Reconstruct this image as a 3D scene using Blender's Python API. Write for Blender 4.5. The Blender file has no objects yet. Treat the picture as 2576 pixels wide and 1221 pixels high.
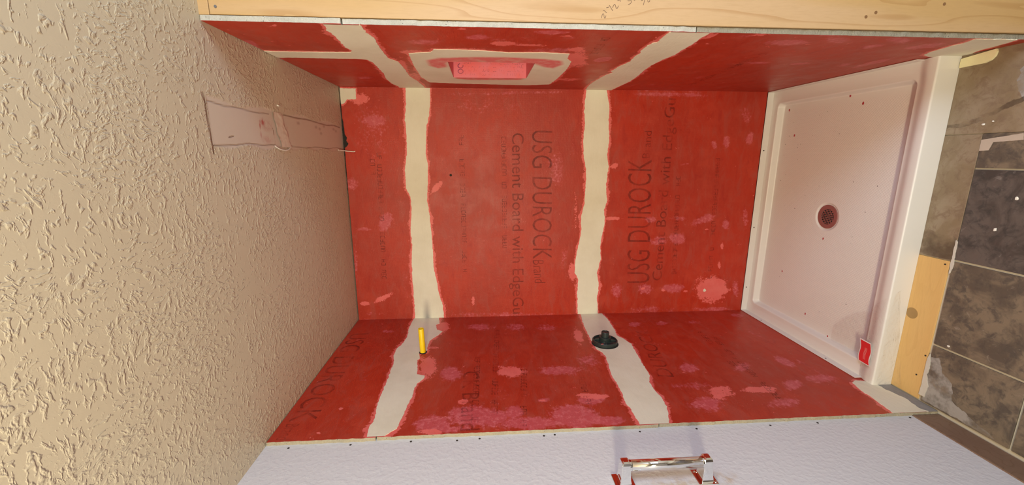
import bpy, bmesh, math, json
import numpy as np
from mathutils import Vector, Matrix, noise
from mathutils.geometry import tessellate_polygon

scene = bpy.context.scene
COL = scene.collection
H = 2.21            # ceiling above the rim of the shower base
WH = 0.61           # half width of the alcove
FZ = -0.10          # floor level
D = 1.009           # front edge of the boards
DW = WH + 0.0127    # drywall plane

# ---------------- camera ----------------
cam_d = bpy.data.cameras.new('camera')
cam = bpy.data.objects.new('camera', cam_d)
COL.objects.link(cam)
R = [[0.000945, -0.069779, -0.997562], [-0.977353, -0.211162, 0.013845], [-0.211613, 0.974957, -0.068398]]
right, down, fwd = Vector(R[0]), Vector(R[1]), Vector(R[2])
M = Matrix((right, -down, -fwd)).transposed().to_4x4()
M.translation = Vector((0.2812, -2.1812, 1.5106))
cam.matrix_world = M
cam_d.sensor_fit = 'HORIZONTAL'
cam_d.sensor_width = 36.0
cam_d.lens = 36.0 * 1030.33 / 2576
cam_d.shift_x = -(1286.92 - 1288) / 2576
cam_d.shift_y = (614.33 - 610.5) / 2576
cam_d.clip_start = 0.02
scene.camera = cam

# ---------------- light and exposure ----------------
world = bpy.data.worlds.new('world')
scene.world = world
world.use_nodes = True
world.node_tree.nodes['Background'].inputs[0].default_value = (0.75, 0.78, 0.95, 1)
world.node_tree.nodes['Background'].inputs[1].default_value = 0.25
scene.view_settings.view_transform = 'Standard'
scene.view_settings.look = 'None'
scene.view_settings.gamma = 1
scene.view_settings.use_curve_mapping = False
scene.view_settings.exposure = 0.52

def area(name, loc, target, sx, sy, power, color):
    l = bpy.data.lights.new(name, 'AREA')
    l.shape = 'RECTANGLE'; l.size = sx; l.size_y = sy
    l.energy = power; l.color = color
    o = bpy.data.objects.new(name, l)
    o.location = loc
    o.rotation_euler = (Vector(target) - Vector(loc)).to_track_quat('-Z', 'Y').to_euler()
    COL.objects.link(o)
    return o
area('vanity_light', (-0.16, -3.1, 1.60), (0.0, 0.0, 1.35), 0.8, 0.16, 33, (1.0, 0.85, 0.58))
area('daylight', (1.75, -2.3, 1.65), (-0.4, -0.9, 0.5), 0.8, 0.8, 25, (0.62, 0.76, 1.0))

T = json.loads('''{"frame":[[-0.7122,1.7474],[-0.7342,1.6725],[-0.77,1.6604],[-0.7729,1.5788],[-0.763,1.5006],[-0.7448,1.4201],[-0.7537,1.2996],[-0.743,1.2198],[-0.6637,1.2098],[-0.6365,1.1887],[-0.4982,1.1783],[-0.3164,1.1792],[-0.152,1.1904],[-0.1234,1.2926],[-0.1296,1.4399],[-0.1437,1.613],[-0.1665,1.7468],[-0.3006,1.7666],[-0.5001,1.761],[-0.6232,1.7543]],"nicheinner":[[-0.6176,1.7017],[-0.6582,1.6566],[-0.6792,1.5421],[-0.685,1.4163],[-0.6673,1.2864],[-0.6434,1.2255],[-0.5843,1.2096],[-0.517,1.2349],[-0.5364,1.2759],[-0.5967,1.3209],[-0.2998,1.3223],[-0.2603,1.3348],[-0.2438,1.5532],[-0.2684,1.6223],[-0.5937,1.6308],[-0.5092,1.6396],[-0.4841,1.6746],[-0.5263,1.7022]],"barecement":[[-0.7896,-0.0421],[-0.8216,-0.0339],[-0.8652,-0.045],[-0.9174,-0.0572],[-0.9381,-0.0523],[-0.9715,-0.0458],[-0.9902,-0.061],[-0.9917,-0.1018],[-0.9038,-0.1215],[-0.8183,-0.1032]],"mud":{"back":[[[0.6101,1.8854],[0.5338,1.8874],[0.4562,1.8965],[0.3775,1.8926],[0.2874,1.8953],[0.2059,1.9099],[0.1127,1.9086],[0.0653,1.8882],[-0.0039,1.8864],[-0.101,1.8966],[-0.2002,1.893],[-0.2785,1.9002],[-0.3926,1.9004],[-0.5093,1.8974],[-0.6225,1.8973],[-0.6271,1.7363],[-0.5369,1.7411],[-0.4655,1.7608],[-0.3954,1.7692],[-0.3032,1.7854],[-0.2467,1.7832],[-0.1132,1.7886],[-0.037,1.793],[0.0489,1.8031],[0.1331,1.7965],[0.2366,1.7921],[0.2875,1.8003],[0.4176,1.7916],[0.4766,1.775],[0.5541,1.7659],[0.6114,1.7665]],[[0.6109,0.9759],[0.5123,0.9825],[0.4422,0.9766],[0.3608,0.982],[0.2676,0.9751],[0.2045,0.9596],[0.1299,0.9588],[0.0215,0.9633],[-0.0446,0.9775],[-0.1341,0.9742],[-0.2363,0.993],[-0.294,1.0024],[-0.3641,1.0023],[-0.4,0.9815],[-0.4835,0.9843],[-0.6487,0.9749],[-0.6329,0.8576],[-0.51,0.8692],[-0.4379,0.8608],[-0.3662,0.8757],[-0.2845,0.8565],[-0.215,0.8656],[-0.1353,0.8546],[-0.0679,0.8444],[-0.0122,0.8528],[0.0427,0.8388],[0.1297,0.8488],[0.2257,0.8394],[0.2887,0.8514],[0.3613,0.8421],[0.4329,0.8502],[0.5334,0.8511],[0.6121,0.87]],[[0.6041,2.2148],[0.6022,2.1266],[0.5524,2.1304],[0.551,2.1733],[0.5313,2.19],[0.5272,2.2029],[0.5565,2.2104]],[[-0.478,0.245],[-0.472,0.238],[-0.483,0.226],[-0.492,0.232],[-0.49,0.243]]],"right":[[[-1.0103,1.9109],[-0.9516,1.9216],[-0.8924,1.9199],[-0.8491,1.9227],[-0.7776,1.9306],[-0.7397,1.9216],[-0.7119,1.9317],[-0.7084,1.9791],[-0.7062,2.0459],[-0.7054,2.1117],[-0.7047,2.1772],[-0.7135,2.2213],[-0.647,2.2318],[-0.618,2.2186],[-0.6233,2.1471],[-0.6207,2.0787],[-0.6213,2.0085],[-0.6235,1.9375],[-0.6101,1.9057],[-0.561,1.9003],[-0.451,1.9045],[-0.3685,1.9077],[-0.2268,1.9268],[-0.1197,1.9269],[-0.0474,1.9124],[0.1361,1.9243],[0.0982,1.8024],[-0.0414,1.7887],[-0.1845,1.7971],[-0.3082,1.8133],[-0.4385,1.8072],[-0.5848,1.8065],[-0.6315,1.8293],[-0.7467,1.827],[-0.8221,1.8215],[-0.8897,1.8137],[-0.9397,1.8234],[-1.0085,1.8192]],[[-1.0302,0.9962],[-0.9669,0.9967],[-0.9032,0.9908],[-0.8888,0.9999],[-0.8384,1.0026],[-0.8001,0.9997],[-0.7686,0.9875],[-0.7343,0.9912],[-0.6422,0.9794],[-0.5576,0.992],[-0.4763,0.9927],[-0.44,0.9787],[-0.3863,0.9934],[-0.239,1.0009],[-0.1388,0.9979],[0.0736,0.9697],[0.0641,0.8462],[-0.1145,0.8454],[-0.2512,0.8392],[-0.3968,0.8544],[-0.4734,0.8683],[-0.5877,0.8799],[-0.6884,0.8771],[-0.7607,0.8669],[-0.8173,0.8735],[-0.8841,0.8753],[-0.9503,0.8838],[-1.0161,0.8862]],[[-1.0029,0.0928],[-0.9836,0.0872],[-0.9558,0.0765],[-0.9299,0.0791],[-0.8857,0.0666],[-0.8478,0.0588],[-0.8167,0.0418],[-0.7956,-0.0011],[-0.7931,-0.0396],[-0.7784,-0.1376],[-0.8753,-0.0752],[-0.9029,-0.0654],[-0.9485,-0.0553],[-0.9954,-0.04],[-1.0083,-0.0338]]],"left":[[[0.0414,1.9016],[-0.0409,1.9058],[-0.1363,1.9088],[-0.2418,1.8977],[-0.3211,1.9077],[-0.3724,1.9246],[-0.436,1.9247],[-0.5158,1.9082],[-0.5646,1.9101],[-0.6225,1.9064],[-0.6972,1.9066],[-0.7562,1.9065],[-0.8023,1.9059],[-0.863,1.8986],[-0.9113,1.8938],[-0.9336,1.9024],[-0.9632,1.8992],[-1.002,1.8934],[-1.002,1.8437],[-0.9818,1.8347],[-0.9549,1.8078],[-0.9098,1.8023],[-0.8781,1.7984],[-0.8448,1.7969],[-0.8101,1.7927],[-0.7644,1.7872],[-0.7104,1.7877],[-0.6747,1.7792],[-0.6435,1.7608],[-0.6212,1.7609],[-0.6077,1.7923],[-0.4839,1.8111],[-0.4712,1.8035],[-0.416,1.8117],[-0.4182,1.7787],[-0.3599,1.7829],[-0.2905,1.7814],[-0.2187,1.7396],[-0.1846,1.7283],[-0.1646,1.7599],[-0.0989,1.7708],[-0.0808,1.7535],[0.0325,1.7705]],[[0.0321,0.9546],[-0.104,0.9748],[-0.1991,0.9825],[-0.2527,0.9845],[-0.3523,0.9884],[-0.4363,0.9866],[-0.4733,0.9699],[-0.5149,0.9655],[-0.5794,0.9753],[-0.6279,0.9839],[-0.6851,0.9895],[-0.7289,0.9858],[-0.8094,0.9897],[-0.8645,0.9977],[-0.8914,0.9912],[-0.9335,0.9908],[-0.9977,0.9908],[-0.9954,0.8917],[-0.9338,0.8661],[-0.8833,0.8539],[-0.838,0.8502],[-0.7891,0.8575],[-0.7274,0.8524],[-0.6847,0.8319],[-0.5897,0.8252],[-0.4698,0.8125],[-0.396,0.8063],[-0.3395,0.8222],[-0.2966,0.8445],[-0.2274,0.8334],[-0.1721,0.8313],[-0.0938,0.827],[0.0243,0.8378]],[[-0.7758,0.0138],[-0.792,0.0434],[-0.8467,0.0579],[-0.8915,0.0586],[-0.937,0.0644],[-0.9829,0.0732],[-0.9991,0.0692],[-0.9966,-0.0135],[-0.989,-0.0623],[-0.9684,-0.0492],[-0.9349,-0.0559],[-0.9141,-0.0608],[-0.8616,-0.0487],[-0.81,-0.0408],[-0.7935,-0.0383]]]},"ell":{"back":[["s",0.8,0.4505,2.0475,-0.93,-12.96,-29.84,-1.03],["s",0.8,0.1347,2.1876,-1.67,-25.0,-22.73,0.0],["s",0.9,-0.0659,2.0273,-13.93,-22.94,-14.75,9.64],["s",0.5,0.4004,2.0647,-0.63,-9.09,-6.47,0.0],["s",0.35,0.5363,1.3824,0.0,-2.63,-17.86,-0.6],["s",0.6,0.5899,1.3823,0.0,-2.63,-89.29,-2.98],["s",0.6,-0.6018,1.3728,0.0,-2.53,-52.08,1.58],["s",0.5,-0.5773,2.1006,-1.0,-11.69,-71.24,2.23],["s",0.6,0.2016,1.1192,0.54,-16.74,-9.68,0.0],["s",0.3,0.3451,1.0386,0.76,-23.44,-8.06,0.0],["s",0.25,-0.1603,1.3726,0.0,-7.81,-9.09,0.0],["s",0.25,-0.3623,1.3948,0.0,-5.05,-7.14,0.22],["s",0.9,-0.4764,0.7542,1.75,-30.61,-19.48,0.0],["s",0.9,-0.4681,0.5942,1.22,-21.43,-25.21,0.0],["s",0.9,-0.4648,0.416,1.16,-14.32,-33.86,0.97],["s",0.8,-0.4802,0.0517,4.52,-41.79,-18.48,0.51],["s",0.8,-0.0639,0.0417,5.62,-47.78,-15.81,0.45],["s",0.9,-0.0967,0.1516,4.33,-49.02,-31.51,0.0],["s",0.9,-0.0683,0.2886,6.16,-12.74,-33.96,-13.15],["s",0.9,-0.175,0.4231,1.84,-21.48,-28.64,0.82],["s",0.8,-0.1849,0.5392,1.35,-15.31,-36.76,0.0],["s",0.8,-0.0653,0.5892,2.51,-27.57,-45.45,0.0],["s",0.7,-0.0601,0.4334,1.39,-15.8,-63.19,1.86],["s",0.9,0.337,0.2642,32.27,-50.19,-29.7,-13.32],["s",0.9,0.3538,0.2017,5.5,-56.82,-30.24,0.0],["s",0.5,0.4895,0.1076,12.06,-29.15,-14.6,-3.77],["s",0.7,0.3749,0.0751,-10.52,-38.13,-23.87,7.23],["s",0.7,0.2365,0.4157,8.17,-29.06,-149.86,-22.71],["s",0.6,0.5916,0.5024,0.3,-2.93,-73.89,0.0],["s",0.5,0.5893,0.3523,1.52,-11.36,-41.67,0.0],["s",0.6,-0.5951,0.5402,0.56,-6.96,-40.63,1.13],["s",0.6,-0.6002,0.1563,0.73,-6.96,-79.18,2.2],["s",0.5,-0.2581,2.1941,-4.89,-80.65,-3.79,0.0],["s",0.3,0.2231,1.9467,-1.85,-27.78,-4.17,0.0],["s",0.3,-0.3742,1.9381,-2.29,-38.99,-7.34,0.23],["s",0.3,0.3898,-0.0012,11.86,-73.53,-5.38,0.0],["s",0.7,-0.1009,2.1408,-2.06,-21.99,-93.75,0.0],["s",0.2,0.4613,1.5851,0.0,-8.06,-34.48,0.0],["s",0.3,-0.2543,1.0636,1.08,-36.76,-4.9,0.0],["h",0.8,0.5522,2.1119,-1.68,-23.51,-38.27,0.0],["h",1,-0.4855,2.0624,7.05,-18.81,-66.81,-30.17],["h",1,-0.5151,2.1693,-1.91,-33.42,-85.56,2.67],["h",1,0.1186,1.75,17.13,-17.94,-50.91,-48.7],["h",1.0,-0.516,1.5733,-3.24,-113.54,-42.82,1.3],["h",1.2,-0.4771,0.1914,0.94,-11.29,-14.4,0.4],["h",1.0,-0.3319,0.1646,11.94,-107.48,-46.44,1.33],["h",1.0,-0.22,0.1608,12.61,-107.14,-55.15,0.0],["h",1,-0.0566,0.8002,1.34,-22.06,-113.64,0.0],["h",1,0.2262,0.8091,29.7,-37.13,-55.16,-38.19],["h",1.0,-0.1226,0.2576,7.58,-85.93,-221.15,6.32],["h",1.0,-0.4654,0.6037,4.77,-85.85,-139.11,3.97],["h",1.0,-0.4778,0.4809,5.97,-71.6,-139.22,3.98],["h",1.0,-0.4856,0.3479,7.74,-69.66,-139.32,3.87],["h",0.6,-0.4803,0.0493,14.52,-104.57,-52.29,1.45],["h",1,-0.3299,0.9217,3.16,-55.24,-42.93,1.26],["h",0.5,0.0106,1.0102,3.55,-113.64,-7.81,0.0],["h",1.1,-0.3582,1.0155,1.26,-44.12,-21.43,0.0],["h",1.0,-0.9235,1.8771,-23.85,-453.1,-393.48,23.85]],"right":[["s",0.8,-0.9166,1.5219,0.46,-27.6,31.28,-1.84],["s",0.8,-0.9746,1.3098,-3.37,-18.54,44.94,-2.81],["s",0.9,-0.7857,1.2848,-1.75,-10.92,28.07,-3.12],["s",0.7,-0.8503,1.684,2.17,-16.15,28.2,-1.57],["s",1.3,-0.6735,1.0827,-10.4,-31.55,26.81,-22.08],["s",1,-0.9258,0.6004,-10.31,-13.32,28.99,-1.61],["s",0.9,-0.957,0.4706,-18.85,-20.95,19.79,-1.16],["s",0.8,-0.9017,0.3108,-23.91,-22.86,20.26,-24.76],["s",0.8,-0.9703,0.2896,-26.64,-24.56,26.64,-1.48],["s",1,-0.913,0.1577,-14.73,-12.6,18.74,-16.87],["s",0.8,-0.6588,0.3444,-14.38,-17.56,40.34,-15.69],["s",0.7,-0.6517,0.17,-28.29,-29.23,5.13,-35.91],["s",0.9,-0.6775,0.0937,-10.44,-9.89,1.65,-37.91],["s",0.6,-0.6589,0.5203,-10.01,-14.7,51.59,-2.35],["s",0.6,-0.9842,0.7645,-18.71,-28.31,64.46,-3.79],["s",0.7,-1.0078,0.5491,-24.42,-27.98,64.85,-3.81],["s",0.8,-0.7802,2.2085,16.67,-26.19,0.0,39.68],["s",0.9,-0.2498,2.0194,6.3,-22.67,26.61,-2.05],["s",0.6,-0.552,2.2139,7.24,-12.89,-2.9,65.15],["s",0.5,-0.7106,2.1616,7.89,-16.62,49.34,-5.19],["s",0.4,-0.9295,1.2378,-3.1,-14.52,48.57,-2.86],["s",0.3,-0.9047,1.4066,-0.6,-7.28,30.44,-3.58],["s",0.4,-0.1479,0.7707,-1.92,-5.04,29.0,-2.0],["s",0.5,-0.3681,0.573,-6.29,-10.98,13.62,-26.2],["h",1.0,-0.8504,1.4417,-1.13,-25.19,44.67,-2.48],["h",1.0,-0.8379,1.3646,-2.7,-23.66,85.17,-4.73],["h",1,-0.6607,1.1739,-6.27,-28.53,8.15,-0.41],["h",0.9,-0.7965,1.2076,-8.96,-39.0,25.04,-1.32],["h",1,-0.9841,2.0434,82.78,-172.19,119.21,-7.95],["h",1,-0.9886,1.5621,2.96,-78.31,141.84,-8.87],["h",1,-0.9431,1.2693,-11.27,-54.48,170.34,-10.02],["h",0.9,-0.7271,1.7295,4.04,-25.2,46.67,-2.33],["h",0.9,-0.4801,1.8069,5.49,-61.0,8.04,-13.59],["h",0.8,-0.2761,1.7939,2.11,-42.47,9.93,-21.66],["h",0.8,-0.7735,1.5853,0.88,-13.25,67.14,-7.07],["h",0.8,-0.2791,1.1257,-3.92,-18.93,25.46,-1.96],["h",0.8,-0.977,0.8622,-30.46,-44.84,25.38,-101.52],["h",1.0,-0.8955,0.8307,-118.32,-213.63,111.74,-6.57],["h",0.7,-0.9948,0.7253,-24.43,-34.45,83.51,-10.44],["h",0.7,-0.8824,0.0473,-21.79,-17.17,-4.1,-73.82],["h",0.7,-0.4136,1.8892,14.33,-63.69,25.48,-2.12]],"left":[["s",1,-0.6058,1.653,1.26,-20.1,-15.7,1.26],["s",1.2,-0.9014,1.5665,0.33,-11.0,-16.26,0.77],["s",1.1,-0.9323,1.6881,1.22,-12.99,-21.41,1.07],["s",0.7,-0.1651,2.002,5.06,-22.32,-50.74,3.27],["s",0.5,-0.6381,1.9991,9.26,-35.49,-83.33,6.94],["s",0.8,-0.141,1.5405,0.15,-11.17,-21.66,1.35],["s",0.8,-0.1548,1.3361,-1.13,-14.54,-21.49,2.01],["s",0.7,-0.16,1.1836,-1.75,-12.23,-21.45,1.34],["s",0.8,-0.6146,1.1904,-1.87,-10.2,-23.21,1.86],["s",1.1,-0.8366,1.1186,-5.48,-20.81,-27.54,2.5],["s",0.9,-0.8245,1.296,-5.09,-37.65,-57.56,2.62],["s",1.1,-0.8872,1.4078,-2.62,-29.64,-27.46,1.31],["s",1.2,-0.9549,1.3588,-0.92,-9.48,-32.11,1.53],["s",1.3,-0.9262,1.2044,-2.48,-11.67,-17.14,1.63],["s",1.2,-0.9579,1.0963,-5.49,-17.58,-41.96,2.1],["s",1.2,-0.9117,1.5138,0.0,-11.9,-20.66,0.98],["s",1,-0.9663,1.6463,1.04,-10.77,-48.62,2.43],["s",0.8,-0.1611,0.7007,-10.02,-26.95,-31.32,1.96],["s",0.8,-0.1603,0.5545,-10.23,-22.8,-31.18,1.95],["s",0.7,-0.1571,0.3609,-10.4,-20.03,-30.68,1.86],["s",0.7,-0.0795,0.074,-12.28,-19.33,-28.35,1.67],["s",0.8,-0.6288,0.6401,-10.47,-21.38,-21.07,1.62],["s",0.9,-0.6415,0.404,-15.52,-23.76,-22.38,1.79],["s",1,-0.6073,0.1892,-17.16,-17.53,-11.61,24.37],["s",1,-0.7875,0.2887,-18.33,-23.49,-26.35,2.29],["s",0.7,-0.7523,0.1502,-10.91,-12.98,-22.76,1.9],["s",0.8,-0.8919,0.7131,-8.03,-14.79,-20.91,0.95],["s",0.7,-0.9046,0.4199,-10.21,-13.74,-29.61,1.35],["s",0.7,-0.7656,0.6946,-4.56,-8.5,-29.79,1.3],["s",0.5,-0.3213,0.1292,-3.82,-4.02,-5.68,38.65],["s",0.5,-0.6648,0.1123,-7.52,-6.56,-7.47,46.68],["s",0.5,-0.5124,1.046,-7.2,-10.54,-3.77,12.34],["s",0.4,-0.6572,0.9481,-6.44,-19.74,-8.05,0.32],["s",0.6,-0.5377,2.2202,6.4,-6.8,-1.5,-57.0],["s",0.3,-0.7683,1.4673,-0.27,-10.85,-18.71,1.63],["s",0.8,-0.8836,0.9054,-19.96,-31.37,-8.15,7.6],["s",0.4,-0.8339,0.5092,-3.77,-5.51,-27.35,1.24],["h",0.9,-0.8141,1.5954,2.64,-48.82,-58.06,2.64],["h",1,-0.9772,1.6921,3.9,-29.24,-72.39,7.24],["h",1,-0.1228,1.7326,2.64,-29.46,-14.88,0.93],["h",0.95,-0.5425,1.7548,3.36,-29.1,-11.19,0.86],["h",0.8,-0.4612,1.797,8.02,-56.15,-45.12,3.34],["h",0.7,-0.3662,1.7548,3.37,-26.09,-81.37,5.61],["h",1,-0.9521,1.9117,29.51,-114.33,-98.11,5.16],["h",1.0,-0.8281,2.0309,48.39,-145.16,-141.13,6.72],["h",1,-0.2833,1.0383,-1.31,-41.18,-12.87,-10.6],["h",1,-0.6103,1.3981,-1.13,-18.09,-23.92,1.91],["h",1.1,-0.8112,1.1119,-4.75,-18.51,-53.69,4.88],["h",0.9,-0.8218,0.6066,-12.2,-20.68,-24.39,2.12],["h",1.2,-0.8111,0.4425,-10.51,-15.57,-50.72,4.23],["h",0.7,-0.8285,0.9749,-26.41,-41.5,-8.8,9.98],["h",1,-0.8268,1.2993,-9.16,-67.77,-134.31,6.11],["h",1.0,-0.9578,2.0607,48.5,-136.68,-167.55,17.64],["h",0.7,-0.3182,0.8649,-18.63,-25.88,-6.52,32.61]]},"pencil":[[[0.6374,1.1901],[0.6427,1.1895],[0.6477,1.1878],[0.6484,1.1858],[0.6456,1.1842],[0.6402,1.1834],[0.6366,1.1818],[0.6385,1.1798],[0.6439,1.1786]],[[0.6566,1.1872],[0.6554,1.1832],[0.6519,1.179],[0.6502,1.1769]],[[0.6626,1.1786],[0.6644,1.1712]],[[0.669,1.1711],[0.662,1.1656],[0.6552,1.1607]],[[0.6626,1.1616],[0.6684,1.1599],[0.6718,1.1566],[0.6694,1.1545],[0.6632,1.1527],[0.6611,1.1505],[0.6629,1.1482],[0.6683,1.1462]],[[0.6806,1.1497],[0.6823,1.1438],[0.684,1.1379]],[[0.6856,1.144],[0.6821,1.1428],[0.6777,1.1415]],[[0.6881,1.1142],[0.6871,1.1211],[0.6804,1.1217],[0.681,1.1167],[0.6815,1.1123],[0.6793,1.1111],[0.6748,1.1133],[0.6725,1.1172],[0.6722,1.1202]],[[0.6825,1.1053],[0.6829,1.1021]],[[0.6891,1.0757],[0.6837,1.0763],[0.6784,1.0775],[0.671,1.0792]],[[0.6822,1.0858],[0.6832,1.0808]],[[0.6893,1.0662],[0.6866,1.068],[0.6813,1.0681],[0.6786,1.0659],[0.6796,1.0635],[0.6827,1.0619],[0.6858,1.0639],[0.6893,1.0662]]],"wallholes":[[-1.0088,2.1331],[-1.0067,1.9427],[-1.0043,1.753],[-1.0097,1.6049],[-1.0058,1.5321],[-1.0063,1.3206],[-1.0038,1.2843],[-1.0076,0.9972],[-1.0062,0.8001],[-1.0067,0.539],[-1.0047,0.3664],[-0.9992,0.017]],"knots":[[0.6683,0.4202],[0.6568,0.447],[0.6944,0.2218]],"studnails":[[0.6465,2.168],[0.657,2.1529]],"t_mid":[[0.4083,1.2529],[-0.2785,1.2406],[0.4049,1.145]],"t_mid_b":[[-0.2854,1.2405],[-0.4165,1.2278],[-0.2864,1.1785]],"t_mid2":[[0.3939,1.3559],[-0.5977,1.3502],[0.3942,1.2941]],"t_low":[[-0.4306,0.5666],[0.2595,0.6046],[-0.4277,0.6992]],"t_low_b":[[0.2679,0.6184],[0.4074,0.6158],[0.2678,0.6598]],"t_low2":[[-0.4178,0.4975],[0.572,0.5006],[-0.4166,0.5537]],"t_left":[[-0.1899,2.2051],[-0.8932,2.1644],[-0.1968,2.1043]],"t_left_b":[[-0.92,2.1722],[-0.9788,2.1767]],"t_leftmid":[[-0.5962,1.6038],[-0.98,1.5929],[-0.6008,1.5369]],"t_leftlow":[[-0.2619,0.6477],[-0.699,0.7954]],"rows":[["back",0.3829,1.6273,-0.3578,1.6248],["back",0.3739,1.4094,-0.2264,1.4054],["back",0.2929,2.0464,-0.4169,2.0644],["back",0.283,2.0828,0.1628,2.0813],["back",-0.3815,0.4163,0.1793,0.4392],["back",-0.4096,0.2011,0.2954,0.2284],["left",-0.1822,1.4573,-0.9131,1.4931],["left",-0.5967,1.3564,-0.9833,1.398],["left",-0.6762,1.1295,-0.9142,1.149],["left",-0.4776,1.5557,-0.9619,1.5607],["left",-0.3512,0.3783,-0.8918,0.4242],["left",-0.2533,0.4092,-0.6588,0.447],["right",-0.9365,1.1417,-0.6646,1.1212],["right",-0.7917,0.5694,-0.1681,0.5053]],"flakes":[[0.3803,-0.9227],[0.1551,-1.0532],[-0.3668,-0.9741],[0.0541,-1.02],[0.3883,-0.9462]],"tile_patch":[[0.3319,-0.9261],[0.3477,-1.0284],[0.3281,-1.0325],[0.3234,-0.9595],[0.299,-0.952],[0.2968,-0.9268]],"drops":[[0.5103,-0.0856],[0.3813,-0.1443],[0.5325,-0.4374],[0.4937,-0.5057],[-0.0973,-0.4148],[-0.4808,-0.3865],[-0.3183,-0.1942],[-0.5336,-0.5314]],"drop_thr":[[0.5966,-0.5601]],"woodstain":[[-0.3807,-0.8215]]}''')
rng = np.random.default_rng(7)

# ---------------- material helpers ----------------
class NT:
    def __init__(s, name):
        s.m = bpy.data.materials.new(name); s.m.use_nodes = True
        s.t = s.m.node_tree; s.t.nodes.clear()
        s.out = s.n('ShaderNodeOutputMaterial')
        s.b = s.n('ShaderNodeBsdfPrincipled')
        s.l(s.b.outputs[0], s.out.inputs[0])
    def n(s, t, **k):
        x = s.t.nodes.new(t)
        for a, v in k.items(): setattr(x, a, v)
        return x
    def l(s, a, b): s.t.links.new(a, b)
    def put(s, inp, v):
        if hasattr(v, 'is_linked') or isinstance(v, bpy.types.NodeSocket): s.l(v, inp)
        elif isinstance(v, (tuple, list)) and len(v) == 3 and inp.type == 'RGBA': inp.default_value = (*v, 1)
        else: inp.default_value = v
    def obj(s): return s.n('ShaderNodeTexCoord').outputs['Object']
    def mapping(s, vec, scale, rot=(0,0,0)):
        m = s.n('ShaderNodeMapping'); s.l(vec, m.inputs[0]); m.inputs['Scale'].default_value = scale
        m.inputs['Rotation'].default_value = rot
        return m.outputs[0]
    def noise(s, vec, scale, detail=4, rough=.5, dist=0):
        x = s.n('ShaderNodeTexNoise'); s.l(vec, x.inputs['Vector'])
        x.inputs['Scale'].default_value = scale; x.inputs['Detail'].default_value = detail
        x.inputs['Roughness'].default_value = rough; x.inputs['Distortion'].default_value = dist
        return x.outputs['Fac']
    def math(s, op, a, b=0.0, c=0.0):
        x = s.n('ShaderNodeMath', operation=op); s.put(x.inputs[0], a); s.put(x.inputs[1], b); s.put(x.inputs[2], c)
        return x.outputs[0]
    def ramp(s, v, a, b, lo=0.0, hi=1.0, smooth=True):
        x = s.n('ShaderNodeMapRange'); 
        if smooth: x.interpolation_type = 'SMOOTHSTEP'
        s.put(x.inputs[0], v); x.inputs[1].default_value = a; x.inputs[2].default_value = b
        x.inputs[3].default_value = lo; x.inputs[4].default_value = hi
        return x.outputs[0]
    def mix(s, f, a, b):
        x = s.n('ShaderNodeMix', data_type='RGBA')
        s.put(x.inputs[0], f); s.put(x.inputs[6], a); s.put(x.inputs[7], b)
        return x.outputs[2]
    def attr(s, name): return s.n('ShaderNodeAttribute', attribute_name=name).outputs['Fac']
    def bump(s, h, strength=.5, dist=.002, prev=None):
        x = s.n('ShaderNodeBump'); s.put(x.inputs['Height'], h)
        x.inputs['Strength'].default_value = strength; x.inputs['Distance'].default_value = dist
        if prev is not None: s.l(prev, x.inputs['Normal'])
        return x.outputs[0]
    def fin(s, col, rough=.5, normal=None, metal=0.0, spec=.5):
        s.put(s.b.inputs['Base Color'], col); s.put(s.b.inputs['Roughness'], rough)
        s.put(s.b.inputs['Metallic'], metal); s.put(s.b.inputs['Specular IOR Level'], spec)
        if normal is not None: s.l(normal, s.b.inputs['Normal'])
        return s.m

def plain(name, col, rough=.5, metal=0.0, spec=.5, var=.06, scale=30):
    t = NT(name); o = t.obj()
    f = t.noise(o, scale)
    c = t.mix(f, tuple(x*(1-var*2) for x in col), tuple(min(1, x*(1+var)) for x in col))
    return t.fin(c, rough, metal=metal, spec=spec)

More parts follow.
